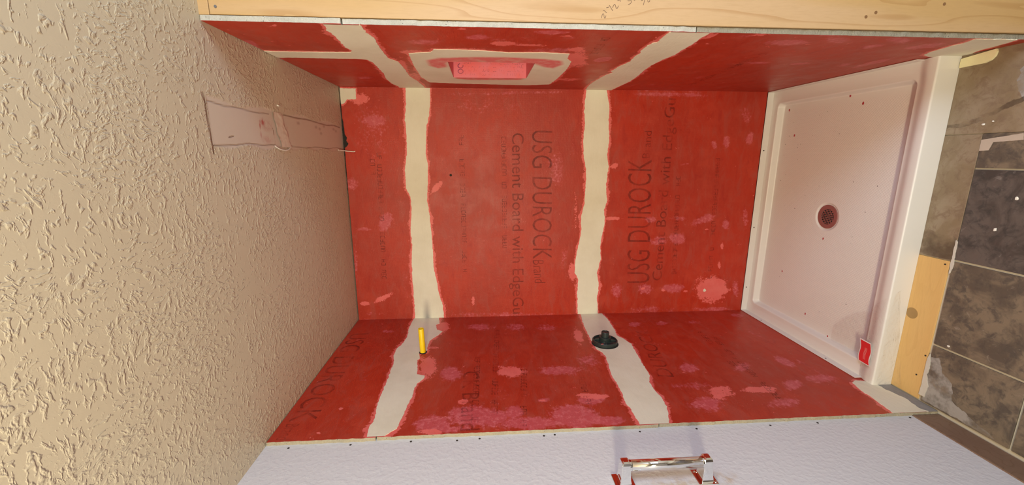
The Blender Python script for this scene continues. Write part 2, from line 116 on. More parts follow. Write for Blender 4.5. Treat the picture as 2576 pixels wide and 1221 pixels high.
def mat_redboard():
    t = NT('red_membrane'); o = t.obj()
    big = t.noise(o, 2.2, 3, .5); mid = t.noise(o, 9, 5, .6)
    fine = t.noise(o, 70, 5, .7); streak = t.noise(t.mapping(o, (60, 12, 60)), 1.5, 5, .7)
    col = t.mix(t.ramp(big, .35, .65), (.45, .030, .010), (.38, .031, .014))
    col = t.mix(t.ramp(mid, .45, .75, 0, .5), col, (.53, .062, .030))
    brush = t.noise(t.mapping(o, (3.0, 3.0, 9.0)), 3.0, 6, .65, .8)
    col = t.mix(t.ramp(brush, .46, .70, 0, .5), col, (.38, .068, .048))
    col = t.mix(t.ramp(brush, .30, .46, .55, 0), col, (.34, .018, .010))
    # thin pink coverage: soft patches broken up by brush streaks
    soft = t.attr('soft')
    br = t.math('ADD', t.math('MULTIPLY', mid, .5), t.math('MULTIPLY', fine, .35))
    br = t.math('ADD', br, t.math('MULTIPLY', streak, .25))
    sf = t.ramp(t.math('ADD', soft, t.math('MULTIPLY', t.math('SUBTRACT', br, .55), 3.4)), .42, 1.0)
    sf = t.math('MULTIPLY', sf, t.ramp(soft, .08, .35, 0, .85))
    sf = t.math('MINIMUM', t.math('MULTIPLY', sf, 1.15), .82)
    col = t.mix(sf, col, t.mix(t.ramp(fine, .45, .7), (.53, .085, .10), (.66, .17, .19)))
    # hard pink: first thin coat
    hd = t.attr('hard')
    hn = t.math('ADD', hd, t.math('MULTIPLY', t.math('SUBTRACT', t.noise(o, 26, 6, .7), .5), 2.3))
    hn = t.math('ADD', hn, t.math('MULTIPLY', t.math('SUBTRACT', t.noise(o, 130, 4, .7), .5), 1.6))
    hf = t.ramp(hn, .42, .60)
    hcol = t.mix(t.noise(o, 18, 4), (.70, .10, .085), (.80, .20, .18))
    col = t.mix(t.math('MULTIPLY', hf, .92), col, hcol)
    # fine weave of the board
    wv = t.n('ShaderNodeTexWave', wave_type='BANDS', bands_direction='X'); t.l(o, wv.inputs[0]); wv.inputs['Scale'].default_value = 95
    wz = t.n('ShaderNodeTexWave', wave_type='BANDS', bands_direction='Z'); t.l(o, wz.inputs[0]); wz.inputs['Scale'].default_value = 95
    wy = t.n('ShaderNodeTexWave', wave_type='BANDS', bands_direction='Y'); t.l(o, wy.inputs[0]); wy.inputs['Scale'].default_value = 95
    h = t.math('ADD', t.math('ADD', wv.outputs['Fac'], wz.outputs['Fac']), wy.outputs['Fac'])
    nb = t.bump(h, .22, .0006)
    nb = t.bump(t.math('ADD', t.math('MULTIPLY', streak, 1.0), fine), .35, .0012, nb)
    return t.fin(col, t.ramp(mid, .3, .7, .36, .52), nb, spec=.36)

def mat_cement_edge(name, lo, hi):
    t = NT(name); o = t.obj()
    f = t.noise(o, 160, 6, .7); g = t.noise(o, 14, 4, .6)
    col = t.mix(f, lo, hi)
    col = t.mix(t.ramp(g, .4, .7, 0, .35), col, (.30, .29, .25))
    v = t.n('ShaderNodeTexVoronoi'); t.l(o, v.inputs['Vector']); v.inputs['Scale'].default_value = 130
    sp = t.math('MULTIPLY', t.ramp(v.outputs['Distance'], .12, .2, 1, 0), t.ramp(t.noise(o, 60, 2), .5, .6))
    col = t.mix(t.math('MULTIPLY', sp, .85), col, (.08, .08, .07))
    return t.fin(col, .9, t.bump(t.math('ADD', f, t.noise(o, 45, 5, .7)), .9, .004), spec=.2)

def mat_mud():
    t = NT('joint_compound'); o = t.obj()
    s1 = t.noise(t.mapping(o, (6, 6, 22)), 3, 5, .6); f = t.noise(o, 45, 5, .6); g = t.noise(o, 5, 4, .55)
    col = t.mix(t.ramp(g, .35, .7), (.76, .73, .59), (.69, .65, .51))
    col = t.mix(t.ramp(f, .5, .8, 0, .3), col, (.80, .77, .65))
    col = t.mix(t.math('MULTIPLY', t.attr('pinkwash'), t.ramp(t.noise(o, 30, 5, .6), .2, .6, .55, 1)), col, (.72, .17, .17))
    return t.fin(col, .72, t.bump(t.math('ADD', s1, t.math('MULTIPLY', f, .4)), .4, .003), spec=.3)

def mat_pinkcoat():
    t = NT('pink_niche_coat'); o = t.obj()
    f = t.noise(o, 12, 5, .6); s = t.noise(o, 60, 4, .6)
    col = t.mix(t.ramp(f, .35, .65), (.78, .15, .15), (.74, .20, .24))
    col = t.mix(t.ramp(s, .55, .8, 0, .3), col, (.82, .32, .30))
    return t.fin(col, .5, t.bump(s, .3, .001), spec=.35)

def mat_ceiling():
    t = NT('textured_ceiling_paint'); o = t.obj()
    d = t.n('ShaderNodeTexNoise'); t.l(o, d.inputs['Vector']); d.inputs['Scale'].default_value = 14; d.inputs['Detail'].default_value = 3
    w = t.n('ShaderNodeMix', data_type='VECTOR'); w.inputs[0].default_value = .045
    t.l(o, w.inputs[4]); t.l(d.outputs['Color'], w.inputs[5])
    p = w.outputs[1]
    pm = t.mapping(p, (1, .55, 1), (0, 0, .5))
    pn = t.mapping(p, (.55, 1, 1), (0, 0, .3))
    fine = t.noise(p, 120, 3, .55, .3)
    b1 = t.noise(pm, 112, 2.5, .5, .5); b2 = t.noise(pn, 88, 2.5, .5, .5)
    dens = t.ramp(t.noise(o, 4.5, 4, .55), .36, .60)
    sel = t.ramp(t.noise(o, 7, 2), .45, .55)
    b = t.math('ADD', t.math('MULTIPLY', b1, sel), t.math('MULTIPLY', b2, t.math('SUBTRACT', 1.0, sel)))
    b = t.math('ADD', b, t.math('MULTIPLY', t.math('SUBTRACT', fine, .5), .22))
    b = t.math('ADD', b, t.math('MULTIPLY', t.math('SUBTRACT', dens, .5), .07))
    h = t.ramp(b, .505, .67)
    h = t.math('ADD', h, t.math('MULTIPLY', t.ramp(fine, .5, .75), t.math('MULTIPLY', dens, .28)))
    h = t.math('MULTIPLY', h, t.math('SUBTRACT', 1.0, t.attr('smooth')))
    h = t.math('SUBTRACT', h, t.attr('crack'))
    nb = t.bump(h, .52, .0034)
    nb = t.bump(t.noise(o, 160, 4, .6), .12, .001, nb)
    col = t.mix(t.noise(o, 2, 3), (.57, .50, .375), (.52, .455, .335))
    col = t.mix(t.math('MULTIPLY', t.attr('smooth'), .75), col, (.60, .52, .44))
    # scuffs, cracks and rubbed red on the patch where a wall once stood
    col = t.mix(t.attr('crack'), col, (.13, .07, .04))
    rs = t.math('MULTIPLY', t.attr('redstain'), t.ramp(t.noise(o, 55, 4, .6), .35, .6))
    col = t.mix(rs, col, (.38, .05, .05))
    return t.fin(col, .42, nb, spec=.5)

def mat_drywall():
    t = NT('white_wall_paint'); o = t.obj()
    h = t.noise(o, 75, 3, .5); g = t.noise(t.mapping(o, (25, 25, 60)), 2, 4)
    nb = t.bump(t.ramp(h, .4, .7), .28, .0015)
    col = t.mix(g, (.62, .635, .67), (.66, .675, .71))
    col = t.mix(t.math('MULTIPLY', t.attr('grime'), t.ramp(t.noise(o, 30, 5, .6), .35, .65)), col, (.50, .38, .24))
    return t.fin(col, .55, nb, spec=.4)

def mat_wood(name, a, b, axis='z', ringf=.42):
    t = NT(name); o = t.obj()
    sc = {'z': (9, 9, 1.0), 'x': (1.0, 9, 9)}[axis]
    q = t.mapping(o, sc)
    n0 = t.n('ShaderNodeTexNoise'); t.l(q, n0.inputs['Vector']); n0.inputs['Scale'].default_value = 1.15; n0.inputs['Detail'].default_value = 1.5
    rings = t.math('FRACT', t.math('MULTIPLY', n0.outputs['Fac'], 11.0))
    line = t.ramp(rings, .72, 1.0)
    fine = t.noise(t.mapping(o, tuple(v*14 for v in sc)), 2.2, 4, .6)
    col = t.mix(t.ramp(t.noise(q, .9, 2), .4, .65), a, b)
    col = t.mix(t.math('MULTIPLY', line, ringf), col, tuple(v*f for v, f in zip(a, (.70, .55, .40))))
    col = t.mix(t.ramp(fine, .4, .8, 0, .22), col, tuple(v*.75 for v in a))
    return t.fin(col, .5, t.bump(fine, .15, .0006), spec=.35)

def mat_stone(name, cols, vein=(.62,.55,.47)):
    t = NT(name); o = t.obj()
    oi = t.n('ShaderNodeObjectInfo').outputs['Random']
    ad = t.n('ShaderNodeVectorMath', operation='ADD'); t.l(o, ad.inputs[0])
    cb = t.n('ShaderNodeCombineXYZ'); t.l(t.math('MULTIPLY', oi, 37.0), cb.inputs[0]); t.l(cb.outputs[0], ad.inputs[1])
    p = ad.outputs[0]
    f = t.noise(p, 9, 6, .62, 1.2); g = t.noise(p, 34, 6, .65, .6)
    col = t.mix(t.ramp(f, .38, .62), cols[0], cols[1])
    col = t.mix(t.ramp(g, .46, .66, 0, .8), col, cols[2])
    col = t.mix(t.ramp(t.noise(p, 22, 7, .7, 2), .60, .72, 0, .55), col, vein)
    return t.fin(col, t.ramp(g, .3, .7, .32, .6), t.bump(t.math('ADD', f, g), .35, .003), spec=.5)

def mat_acrylic():
    t = NT('white_acrylic'); o = t.obj()
    dm = t.mapping(o, (1, 1, 1), (0, 0, math.radians(45)))
    w1 = t.n('ShaderNodeTexWave', bands_direction='X'); t.l(dm, w1.inputs[0]); w1.inputs['Scale'].default_value = 38
    w2 = t.n('ShaderNodeTexWave', bands_direction='Y'); t.l(dm, w2.inputs[0]); w2.inputs['Scale'].default_value = 38
    h = t.math('MULTIPLY', t.math('MULTIPLY', w1.outputs['Fac'], w2.outputs['Fac']), t.attr('tex'))
    col = t.mix(t.noise(o, 4, 3), (.74, .72, .67), (.76, .74, .70))
    return t.fin(col, .3, t.bump(h, .35, .0012), spec=.45)

def mat_film():
    t = NT('clear_film'); o = t.obj()
    n = t.noise(o, 28, 4, .6, 1.5)
    nb = t.bump(n, .6, .01)
    g = t.n('ShaderNodeBsdfGlossy'); g.inputs['Roughness'].default_value = .22; t.l(nb, g.inputs['Normal'])
    tr = t.n('ShaderNodeBsdfTransparent'); tr.inputs['Color'].default_value = (1, 1, 1, 1)
    lw = t.n('ShaderNodeLayerWeight'); lw.inputs['Blend'].default_value = .25; t.l(nb, lw.inputs['Normal'])
    mx = t.n('ShaderNodeMixShader'); t.l(t.ramp(lw.outputs['Facing'], 0, 1, .025, .5), mx.inputs[0])
    t.l(tr.outputs[0], mx.inputs[1]); t.l(g.outputs[0], mx.inputs[2]); t.l(mx.outputs[0], t.out.inputs[0])
    t.t.nodes.remove(t.b)
    return t.m

def mat_ink(name, col, lo, hi):
    t = NT(name); o = t.obj()
    tr = t.n('ShaderNodeBsdfTransparent')
    t.fin(col, .55, spec=.35)
    mx = t.n('ShaderNodeMixShader')
    t.l(t.ramp(t.noise(o, 14, 4, .6), .36, .64, lo, hi), mx.inputs[0])
    t.l(tr.outputs[0], mx.inputs[1]); t.l(t.b.outputs[0], mx.inputs[2]); t.l(mx.outputs[0], t.out.inputs[0])
    return t.m

RED = mat_redboard(); CEM = mat_cement_edge('cement_core', (.40, .385, .33), (.64, .63, .56)); CEMG = mat_cement_edge('grey_cement_core', (.22, .20, .15), (.40, .37, .29)); CEMT = mat_cement_edge('tan_cement_core', (.30, .26, .18), (.56, .50, .37)); CEMD = plain('bare_cement_board', (.27, .26, .25), .85, var=.12, scale=60); MUD = mat_mud(); PINK = mat_pinkcoat()
CEIL = mat_ceiling(); DRY = mat_drywall()
PINE = mat_wood('pine', (.46, .295, .125), (.49, .33, .185), 'z')
PLY = mat_wood('plywood', (.66, .40, .14), (.70, .45, .17), 'x', .12)
BOARD = mat_stone('brown_underlayment', ((.235, .175, .105), (.29, .225, .15), (.20, .135, .085)), (.33, .26, .19))
TILE = mat_stone('stone_tile', ((.105, .085, .066), (.21, .165, .115), (.075, .062, .052)), (.32, .28, .23))
TILED = mat_stone('dark_stone_tile', ((.062, .054, .048), (.12, .10, .088), (.045, .04, .037)), (.30, .27, .25))
ACR = mat_acrylic(); FILM = mat_film()
INK = mat_ink('print_under_paint', (.11, .012, .008), .20, .42)
INKF = mat_ink('faint_print_under_paint', (.13, .014, .010), .08, .40)
DARK = plain('dark_gap', (.02, .018, .015), .9)
CHROME = plain('chrome', (.86, .86, .87), .07, 1.0, var=.01)
YEL = plain('yellow_plastic', (.86, .60, .01), .35)
GREEN = plain('dark_green_plastic', (.020, .032, .030), .38)
DRAINM = plain('drain_reflected_red', (.42, .22, .20), .38, .6, var=.05)  # chrome; the red walls' reflection is put into the base colour
BASEB = mat_wood('brown_baseboard', (.20, .125, .085), (.23, .15, .10), 'x')
CREAM = plain('cream_foam', (.88, .82, .50), .7, scale=18, var=.12)
WHITE = plain('white_scrap', (.84, .82, .74), .6)
DROP = plain('red_paint_drop', (.42, .03, .04), .3)
LAB = plain('red_label', (.72, .03, .035), .45); LABW = plain('label_border', (.85, .83, .82), .45)
LABT = plain('label_print', (.86, .35, .33), .5)
PENC = plain('pencil', (.13, .07, .045), .6)
HOLE = plain('hole_dark', (.035, .025, .02), .9)
GROUT = plain('grout', (.55, .50, .38), .85)
TAPE = plain('translucent_tape', (.66, .58, .48), .3)
OUTW = plain('outer_wall_paint', (.68, .66, .63), .6)

# ---------------- object helpers ----------------
def link(name, me, mats, parent=None, kind=None):
    o = bpy.data.objects.new(name, me); COL.objects.link(o)
    for m in (mats if isinstance(mats, (list, tuple)) else [mats]): me.materials.append(m)
    if parent: o.parent = parent
    if kind: o['kind'] = kind
    return o
def tag(o, label, cat, group=None):
    o['label'] = label; o['category'] = cat
    if group: o['group'] = group
    return o
def mesh_py(name, v, f, mats, parent=None, kind=None, smooth=False):
    me = bpy.data.meshes.new(name); me.from_pydata([tuple(x) for x in v], [], f); me.update()
    if smooth: me.polygons.foreach_set('use_smooth', [True]*len(me.polygons))
    return link(name, me, mats, parent, kind)
def bm_obj(name, bm, mats, parent=None, kind=None, smooth=False):
    me = bpy.data.meshes.new(name); bm.to_mesh(me); bm.free()
    if smooth: me.polygons.foreach_set('use_smooth', [True]*len(me.polygons))
    return link(name, me, mats, parent, kind)
def box_bm(x0, x1, y0, y1, z0, z1, bev=0.0, bm=None, seg=2):
    b = bmesh.new()
    r = bmesh.ops.create_cube(b, size=1)
    bmesh.ops.scale(b, vec=(x1-x0, y1-y0, z1-z0), verts=b.verts)
    bmesh.ops.translate(b, vec=((x0+x1)/2, (y0+y1)/2, (z0+z1)/2), verts=b.verts)
    if bev: bmesh.ops.bevel(b, geom=b.edges[:], offset=bev, segments=seg, affect='EDGES', profile=.5)
    if bm is None: return b
    tmp = bpy.data.meshes.new('tmp'); b.to_mesh(tmp); b.free(); bm.from_mesh(tmp); bpy.data.meshes.remove(tmp)
    return bm
def box(name, *a, mat, parent=None, kind=None, bev=0.0):
    return bm_obj(name, box_bm(*a, bev=bev), mat, parent, kind)
def tube_bm(p, q, r0, r1=None, seg=24, bm=None, cap=True):
    bm = bm or bmesh.new(); r1 = r0 if r1 is None else r1
    p, q = Vector(p), Vector(q); d = q-p
    m = Matrix.Translation((p+q)/2) @ d.to_track_quat('Z', 'Y').to_matrix().to_4x4()
    bmesh.ops.create_cone(bm, cap_ends=cap, segments=seg, radius1=r0, radius2=r1, depth=d.length, matrix=m)
    return bm
def lathe(origin, axis, prof, seg=40):
    """prof: (radius, height along axis)"""
    bm = bmesh.new(); q = Vector(axis).to_track_quat('Z', 'Y').to_matrix(); o = Vector(origin)
    rings = [[bm.verts.new(o + q @ Vector((r*math.cos(2*math.pi*k/seg), r*math.sin(2*math.pi*k/seg), h))) for k in range(seg)] for r, h in prof]
    for a, b in zip(rings, rings[1:]):
        for k in range(seg):
            bm.faces.new((a[k], a[(k+1) % seg], b[(k+1) % seg], b[k]))
    bmesh.ops.remove_doubles(bm, verts=bm.verts, dist=1e-6)
    return bm
# wall coordinate frames: (u, v, height off the surface) -> world
FR = {
 'back':  lambda u, v, h=0: Vector((u, -h, v)),
 'right': lambda u, v, h=0: Vector((WH-h, u, v)),
 'left':  lambda u, v, h=0: Vector((-WH+h, u, v)),
 'drywall': lambda u, v, h=0: Vector((-DW+h, u, v)),
 'stud':  lambda u, v, h=0: Vector((u, -1.0127-h, v)),
 'ceil':  lambda u, v, h=0: Vector((u, v, H-h)),
 'floor': lambda u, v, h=0: Vector((u, v, FZ+h)),
}
def ragged(poly, amp, step=.004, seed=0.0):
    out = []; n = len(poly)
    for i in range(n):
        a = np.array(poly[i]); b = np.array(poly[(i+1) % n]); L = np.linalg.norm(b-a)
        k = max(1, int(L/step)); nv = np.array([-(b-a)[1], (b-a)[0]])/max(L, 1e-6)
        for j in range(k):
            p = a+(b-a)*j/k
            w = noise.fractal(Vector((p[0]*55+seed, p[1]*55, seed)), .9, 2.2, 4)*amp + noise.noise(Vector((p[0]*420, p[1]*420, seed)))*amp*.35
            q = p + nv*w
            out.append(q)
    res = []
    for q in out:
        if not res or np.linalg.norm(q-res[-1]) > 1e-4: res.append(q)
    return res
def patch(name, frame, loops, thick, mat, parent, base=0.0, clip=None):
    """flat ragged slab on a wall; loops[0] outline, others holes"""
    F = FR[frame]; tri = tessellate_polygon([[Vector((p[0], p[1], 0)) for p in l] for l in loops])
    pts = [p for l in loops for p in l]; n = len(pts)
    v = [F(p[0], p[1], base+thick) for p in pts] + [F(p[0], p[1], base) for p in pts]
    f = [tuple(t) for t in tri]; o = 0
    for l in loops:
        m = len(l)
        f += [(o+i, o+(i+1) % m, o+(i+1) % m+n, o+i+n) for i in range(m)]
        o += m
    ob = mesh_py(name, v, f, mat, parent)
    bm = bmesh.new(); bm.from_mesh(ob.data); bmesh.ops.recalc_face_normals(bm, faces=bm.faces)
    if clip:
        O = F(0, 0, 0); eu = F(1, 0, 0)-O; ev = F(0, 1, 0)-O
        for co, no in ((F(clip[0], 0, 0), -eu), (F(clip[1], 0, 0), eu), (F(0, clip[2], 0), -ev), (F(0, clip[3], 0), ev)):
            bmesh.ops.bisect_plane(bm, geom=bm.verts[:]+bm.edges[:]+bm.faces[:], plane_co=co, plane_no=no, clear_outer=True)
    bm.to_mesh(ob.data); bm.free()
    return ob

def poly_dist(P, poly):
    """distance to the polygon's outline, for points outside and inside"""
    A = np.array(poly); B = np.roll(A, -1, 0); d = np.full(len(P), 9.0)
    for a, b in zip(A, B):
        ab = b-a; t = np.clip(((P-a)@ab)/max(ab@ab, 1e-12), 0, 1)
        d = np.minimum(d, np.linalg.norm(P-(a+t[:, None]*ab), axis=1))
    return d
def in_poly(P, poly):
    A = np.array(poly); B = np.roll(A, -1, 0); r = np.zeros(len(P), bool)
    for a, b in zip(A, B):
        if a[1] == b[1]: continue
        c = ((a[1] > P[:, 1]) != (b[1] > P[:, 1])) & (P[:, 0] < (b[0]-a[0])*(P[:, 1]-a[1])/(b[1]-a[1])+a[0])
        r ^= c
    return r
def set_attr(me, name, vals):
    a = me.attributes.new(name, 'FLOAT', 'POINT'); a.data.foreach_set('value', np.asarray(vals, dtype=np.float32))

def axis_pts(a, b, step, extra=()):
    s = {round(x, 5) for x in np.linspace(a, b, max(2, int(round((b-a)/step))+1))} | {round(e, 5) for e in extra if a < e < b}
    return sorted(s)
BOARD_T = .0127
def cement_board(frame, u0, u1, v0, v1, parent, hole=None, step=.006, jit=None, core=None):
    ex_u = (hole[0], hole[1]) if hole else (); ex_v = (hole[2], hole[3]) if hole else ()
    U = axis_pts(u0, u1, step, ex_u); V = axis_pts(v0, v1, step, ex_v); nu, nv = len(U), len(V)
    UU, VV = np.meshgrid(U, V); P = np.stack([UU.ravel(), VV.ravel()], 1)
    F = FR[frame]
    P2 = P.copy()
    # crumbly cut edges where the board ends in the open
    for i in range(len(P)):
        if jit and abs(P[i, 0]-u0) < 1e-6:
            P2[i, 0] += noise.fractal(Vector((P[i, 1]*40, 3.1, jit)), 1, 2, 3)*.0022
    v = [F(p[0], p[1], 0) for p in P2]
    idx = lambda i, j: j*nu+i
    fs = []
    for j in range(nv-1):
        for i in range(nu-1):
            if hole and U[i] >= hole[0]-1e-6 and U[i+1] <= hole[1]+1e-6 and V[j] >= hole[2]-1e-6 and V[j+1] <= hole[3]+1e-6: continue
            fs.append((idx(i, j), idx(i+1, j), idx(i+1, j+1), idx(i, j+1)))
    # sides and back
    per = [idx(i, 0) for i in range(nu)] + [idx(nu-1, j) for j in range(1, nv)] + [idx(i, nv-1) for i in range(nu-2, -1, -1)] + [idx(0, j) for j in range(nv-2, 0, -1)]
    n0 = len(v); v += [F(P2[k, 0], P2[k, 1], -BOARD_T) for k in per]; m = len(per)
    nf = len(fs)
    fs += [(per[i], per[(i+1) % m], n0+(i+1) % m, n0+i) for i in range(m)]
    me_i = nf
    ob = mesh_py('cement_board', v, fs, [RED, core or CEM], parent)
    mi = np.zeros(len(fs), int); mi[me_i:] = 1; ob.data.polygons.foreach_set('material_index', mi)
    bm = bmesh.new(); bm.from_mesh(ob.data); bmesh.ops.recalc_face_normals(bm, faces=bm.faces)
    cen = F((u0+u1)/2, (v0+v1)/2, 0); nrm = F(0, 0, 1)-F(0, 0, 0)
    if bm.faces[:] and sum(f.normal.dot(nrm) for f in bm.faces[:][:50]) < 0: bmesh.ops.reverse_faces(bm, faces=bm.faces[:])
    bm.to_mesh(ob.data); bm.free()
    soft = np.zeros(len(P)); hard = np.zeros(len(P))
    for e in T['ell'][frame]:
        k, s, cx, cy, a, b, c, d_ = e
        dx, dy = P[:, 0]-cx, P[:, 1]-cy
        r = np.sqrt((a*dx+b*dy)**2+(c*dx+d_*dy)**2)
        if k == 's': soft = np.maximum(soft, s*np.clip(1.45-r*.95, 0, 1)) + .15*s*np.clip(1-r, 0, 1)
        else: hard = np.maximum(hard, s*np.clip(1.5-r, 0, 1))
    polys = T['mud'][frame] + ([T['frame']] if frame == 'right' else [])
    d = np.full(len(P), 9.0)
    for q in polys: d = np.minimum(d, np.where(in_poly(P, q), 0, poly_dist(P, q)))
    wl = np.array([.009 + .009*noise.noise(Vector((p[0]*9, p[1]*9, 2.2))) for p in P])
    hard = np.maximum(hard, np.clip(1.0-(d-.0015)/np.maximum(wl, .002)*.55, 0, 1))
    hard = np.maximum(hard, .0)
    # pigment runs along the free front edge and the inside corners
    if frame == 'back': ed = np.minimum(WH-np.abs(P[:, 0]), 9)
    else: ed = np.minimum(-P[:, 0], 9)
    soft = np.maximum(soft, np.clip(.5-ed/.02, 0, .5))
    z = np.zeros(len(v)-len(P))
    set_attr(ob.data, 'soft', np.concatenate([np.clip(soft, 0, 1.2), z])); set_attr(ob.data, 'hard', np.concatenate([hard, z]))
    return ob

def compound(frame, poly, parent, seed, clip=None, hole=None, thick=.0016):
    lp = ragged(poly, .0030, seed=seed)
    loops = [lp] + ([ragged(hole, .0006, seed=seed+5)] if hole else [])
    ob = patch('joint_compound', frame, loops, thick, MUD, parent, clip=clip)
    return ob

def lettering(frame, text, a, b, cap, parent, ink, bold=0.0, lift=.0003):
    """a: start of the baseline, b: its end, cap: top of the first letter, all in wall coordinates"""
    cu = bpy.data.curves.new('tmp_text', 'FONT'); cu.body = text; cu.size = 1; cu.offset = bold
    cu.resolution_u = 3
    to = bpy.data.objects.new('tmp_text', cu); COL.objects.link(to)
    bpy.context.view_layer.update()
    me = bpy.data.meshes.new_from_object(to.evaluated_get(bpy.context.evaluated_depsgraph_get()))
    bpy.data.objects.remove(to); bpy.data.curves.remove(cu)
    xs = [v.co.x for v in me.vertices]; x0, x1 = min(xs), max(xs); capn = .69
    a, b, cap = np.array(a), np.array(b), np.array(cap); F = FR[frame]
    ax = (b-a)/(x1-x0); up = (cap-a)/capn
    for v in me.vertices:
        p = a + ax*(v.co.x-x0) + up*v.co.y
        v.co = F(p[0], p[1], lift)
    return link('printed_lettering', me, ink, parent)
def print_marks(frame, a, b, hgt, parent, ink, seed):
    """an illegible row of stamped dots and dashes"""
    r = np.random.default_rng(seed); a, b = np.array(a), np.array(b); L = np.linalg.norm(b-a); t = (b-a)/L; n = np.array([-t[1], t[0]])
    v = []; f = []; s = 0.0; F = FR[frame]
    def quad(p, q, w):
        d = (q-p)/max(np.linalg.norm(q-p), 1e-6); m = np.array([-d[1], d[0]])*w/2; k = len(v)
        for c in (p-m, q-m, q+m, p+m): v.append(F(c[0], c[1], .0003))
        f.append((k, k+1, k+2, k+3))
    while s < L-.02:
        if r.random() < .16: s += .018+.02*r.random(); continue
        w = hgt*.55; o = a+t*s
        segs = [((0,0),(0,1)), ((w/hgt,0),(w/hgt,1)), ((0,0),(w/hgt,0)), ((0,1),(w/hgt,1)), ((0,.5),(w/hgt,.5))]
        for k in r.choice(5, size=3, replace=False):
            (x0, y0), (x1, y1) = segs[k]
            quad(o+t*x0*hgt+n*y0*hgt, o+t*x1*hgt+n*y1*hgt, hgt*.16)
        s += w+hgt*.28
    return mesh_py('printed_marks', v, f, ink, parent)

def disc(name, c, n, r, mat, parent, depth=.001, seg=14):
    return bm_obj(name, tube_bm(Vector(c)-Vector(n)*.0005, Vector(c)+Vector(n)*depth, r, seg=seg), mat, parent)

# =====================================================================
# the setting: walls
# =====================================================================
Z1, Z2 = 1.865, .925
GAP = .004
wall_back = box('wall_back', -.70, .80, .0127, .10, FZ-.05, H, mat=DARK, kind='structure')
for v0, v1 in ((Z1+GAP/2, H-.006), (Z2+GAP/2, Z1-GAP/2), (.0035, Z2-GAP/2)):
    cement_board('back', -WH, WH, v0, v1, wall_back)
for i, q in enumerate(T['mud']['back']):
    compound('back', q, wall_back, 10+i*3, (-WH+.001, WH-.001, 0, H-.006), thick=.0024 if i == 3 else .0016)

wall_right = box('wall_right', .7115, .7240, -D+.002, .0127, FZ, H, mat=OUTW, kind='structure')
NI = (-.600, -.300, 1.316, 1.628)
cement_board('right', -D-.004, -.667, Z1+GAP/2, H-.003, wall_right, jit=1.0)
cement_board('right', -.663, 0, Z1+GAP/2, H-.003, wall_right)
cement_board('right', -D, 0, Z2+GAP/2, Z1-GAP/2, wall_right, hole=NI, jit=2.0)
cement_board('right', -D+.002, 0, FZ+.001, Z2-GAP/2, wall_right, jit=3.0, core=CEMG)
for i, q in enumerate(T['mud']['right']):
    compound('right', q, wall_right, 40+i*3, (-D+.001, -.001, FZ+.003, H-.004))
hole = [(NI[0]-.001, NI[2]-.001), (NI[1]+.001, NI[2]-.001), (NI[1]+.001, NI[3]+.001), (NI[0]-.001, NI[3]+.001)]
fr = compound('right', T['frame'], wall_right, 60, None, hole)
patch('chipped_gap', 'back', [ragged([(.56, 2.2085), (.47, 2.2035), (.42, 2.199), (.385, 2.198), (.368, 2.189), (.352, 2.193), (.338, 2.184), (.325, 2.192), (.318, 2.203), (.26, 2.2045), (.10, 2.2075)], .0012, step=.003, seed=6)], .0009, DARK, wall_back)
# subdivide the frame so that the pink wash around the opening can be carried on its vertices
bmf = bmesh.new(); bmf.from_mesh(fr.data)
for k in range(2):
    for co, no in [((0, NI[0]-.18+.012*i, 0), (0, 1, 0)) for i in range(48)] if k == 0 else [((0, 0, NI[2]-.2+.012*i), (0, 0, 1)) for i in range(60)]:
        bmesh.ops.bisect_plane(bmf, geom=bmf.verts[:]+bmf.edges[:]+bmf.faces[:], plane_co=co, plane_no=no)
bmf.to_mesh(fr.data); bmf.free()
P = np.array([(v.co.y, v.co.z) for v in fr.data.vertices])
ins = in_poly(P, T['nicheinner']); dd = poly_dist(P, T['nicheinner'])
set_attr(fr.data, 'pinkwash', np.where(ins, np.clip(.45+dd/.018, 0, 1), np.clip(.45-dd/.018, 0, 1)))
# niche box set into the stud bay
nb = bmesh.new(); y0, y1, z0, z1 = NI; x0, x1 = WH-.0018, WH+.0985
vs = [nb.verts.new(c) for c in ((x0,y0,z0),(x0,y1,z0),(x0,y1,z1),(x0,y0,z1),(x1,y0,z0),(x1,y1,z0),(x1,y1,z1),(x1,y0,z1))]
for q in ((0,4,5,1),(1,5,6,2),(2,6,7,3),(3,7,4,0),(4,7,6,5)): nb.faces.new([vs[k] for k in q])
bmesh.ops.recalc_face_normals(nb, faces=nb.faces); bmesh.ops.reverse_faces(nb, faces=nb.faces)
niche = bm_obj('wall_niche', nb, PINK, wall_right)
# stamped marks on the far side of the niche
mv = []; mf = []; r_ = np.random.default_rng(4)
def nq(x, z, w, h):
    k = len(mv)
    for c in ((x, z), (x+w, z), (x+w, z+h), (x, z+h)): mv.append((c[0], NI[1]-.0006, c[1]))
    mf.append((k, k+1, k+2, k+3))
for cx in range(34):
    z = NI[2]+.012+.0078*cx
    if z > NI[3]-.05: break
    for row in (.618, .634, .650, .664):
        if r_.random() < .5: nq(row+.002*r_.random(), z, .009*r_.random()+.002, .0011)
        if r_.random() < .4: nq(row, z+.0005, .0011, .006)
mesh_py('printed_marks', mv, mf, mat_ink('faded_purple_print', (.30, .035, .10), .15, .6), niche)
nbm = []
bm = bmesh.new()
for (cz, rr) in ((1.598, .010),):
    for (cx, a0, a1) in ((.633, 0, 2*math.pi), (.655, .2, math.pi*1.6)):
        k = 22
        for i in range(k):
            t0, t1 = a0+(a1-a0)*i/k, a0+(a1-a0)*(i+1)/k
            q = [bm.verts.new((cx+r*math.cos(t), NI[1]-.0006, cz+1.25*r*math.sin(t))) for r, t in ((rr*.72, t0), (rr, t0), (rr, t1), (rr*.72, t1))]
            bm.faces.new(q)
bm_obj('printed_lettering', bm, mat_ink('purple_print', (.26, .03, .16), .35, .75), niche)

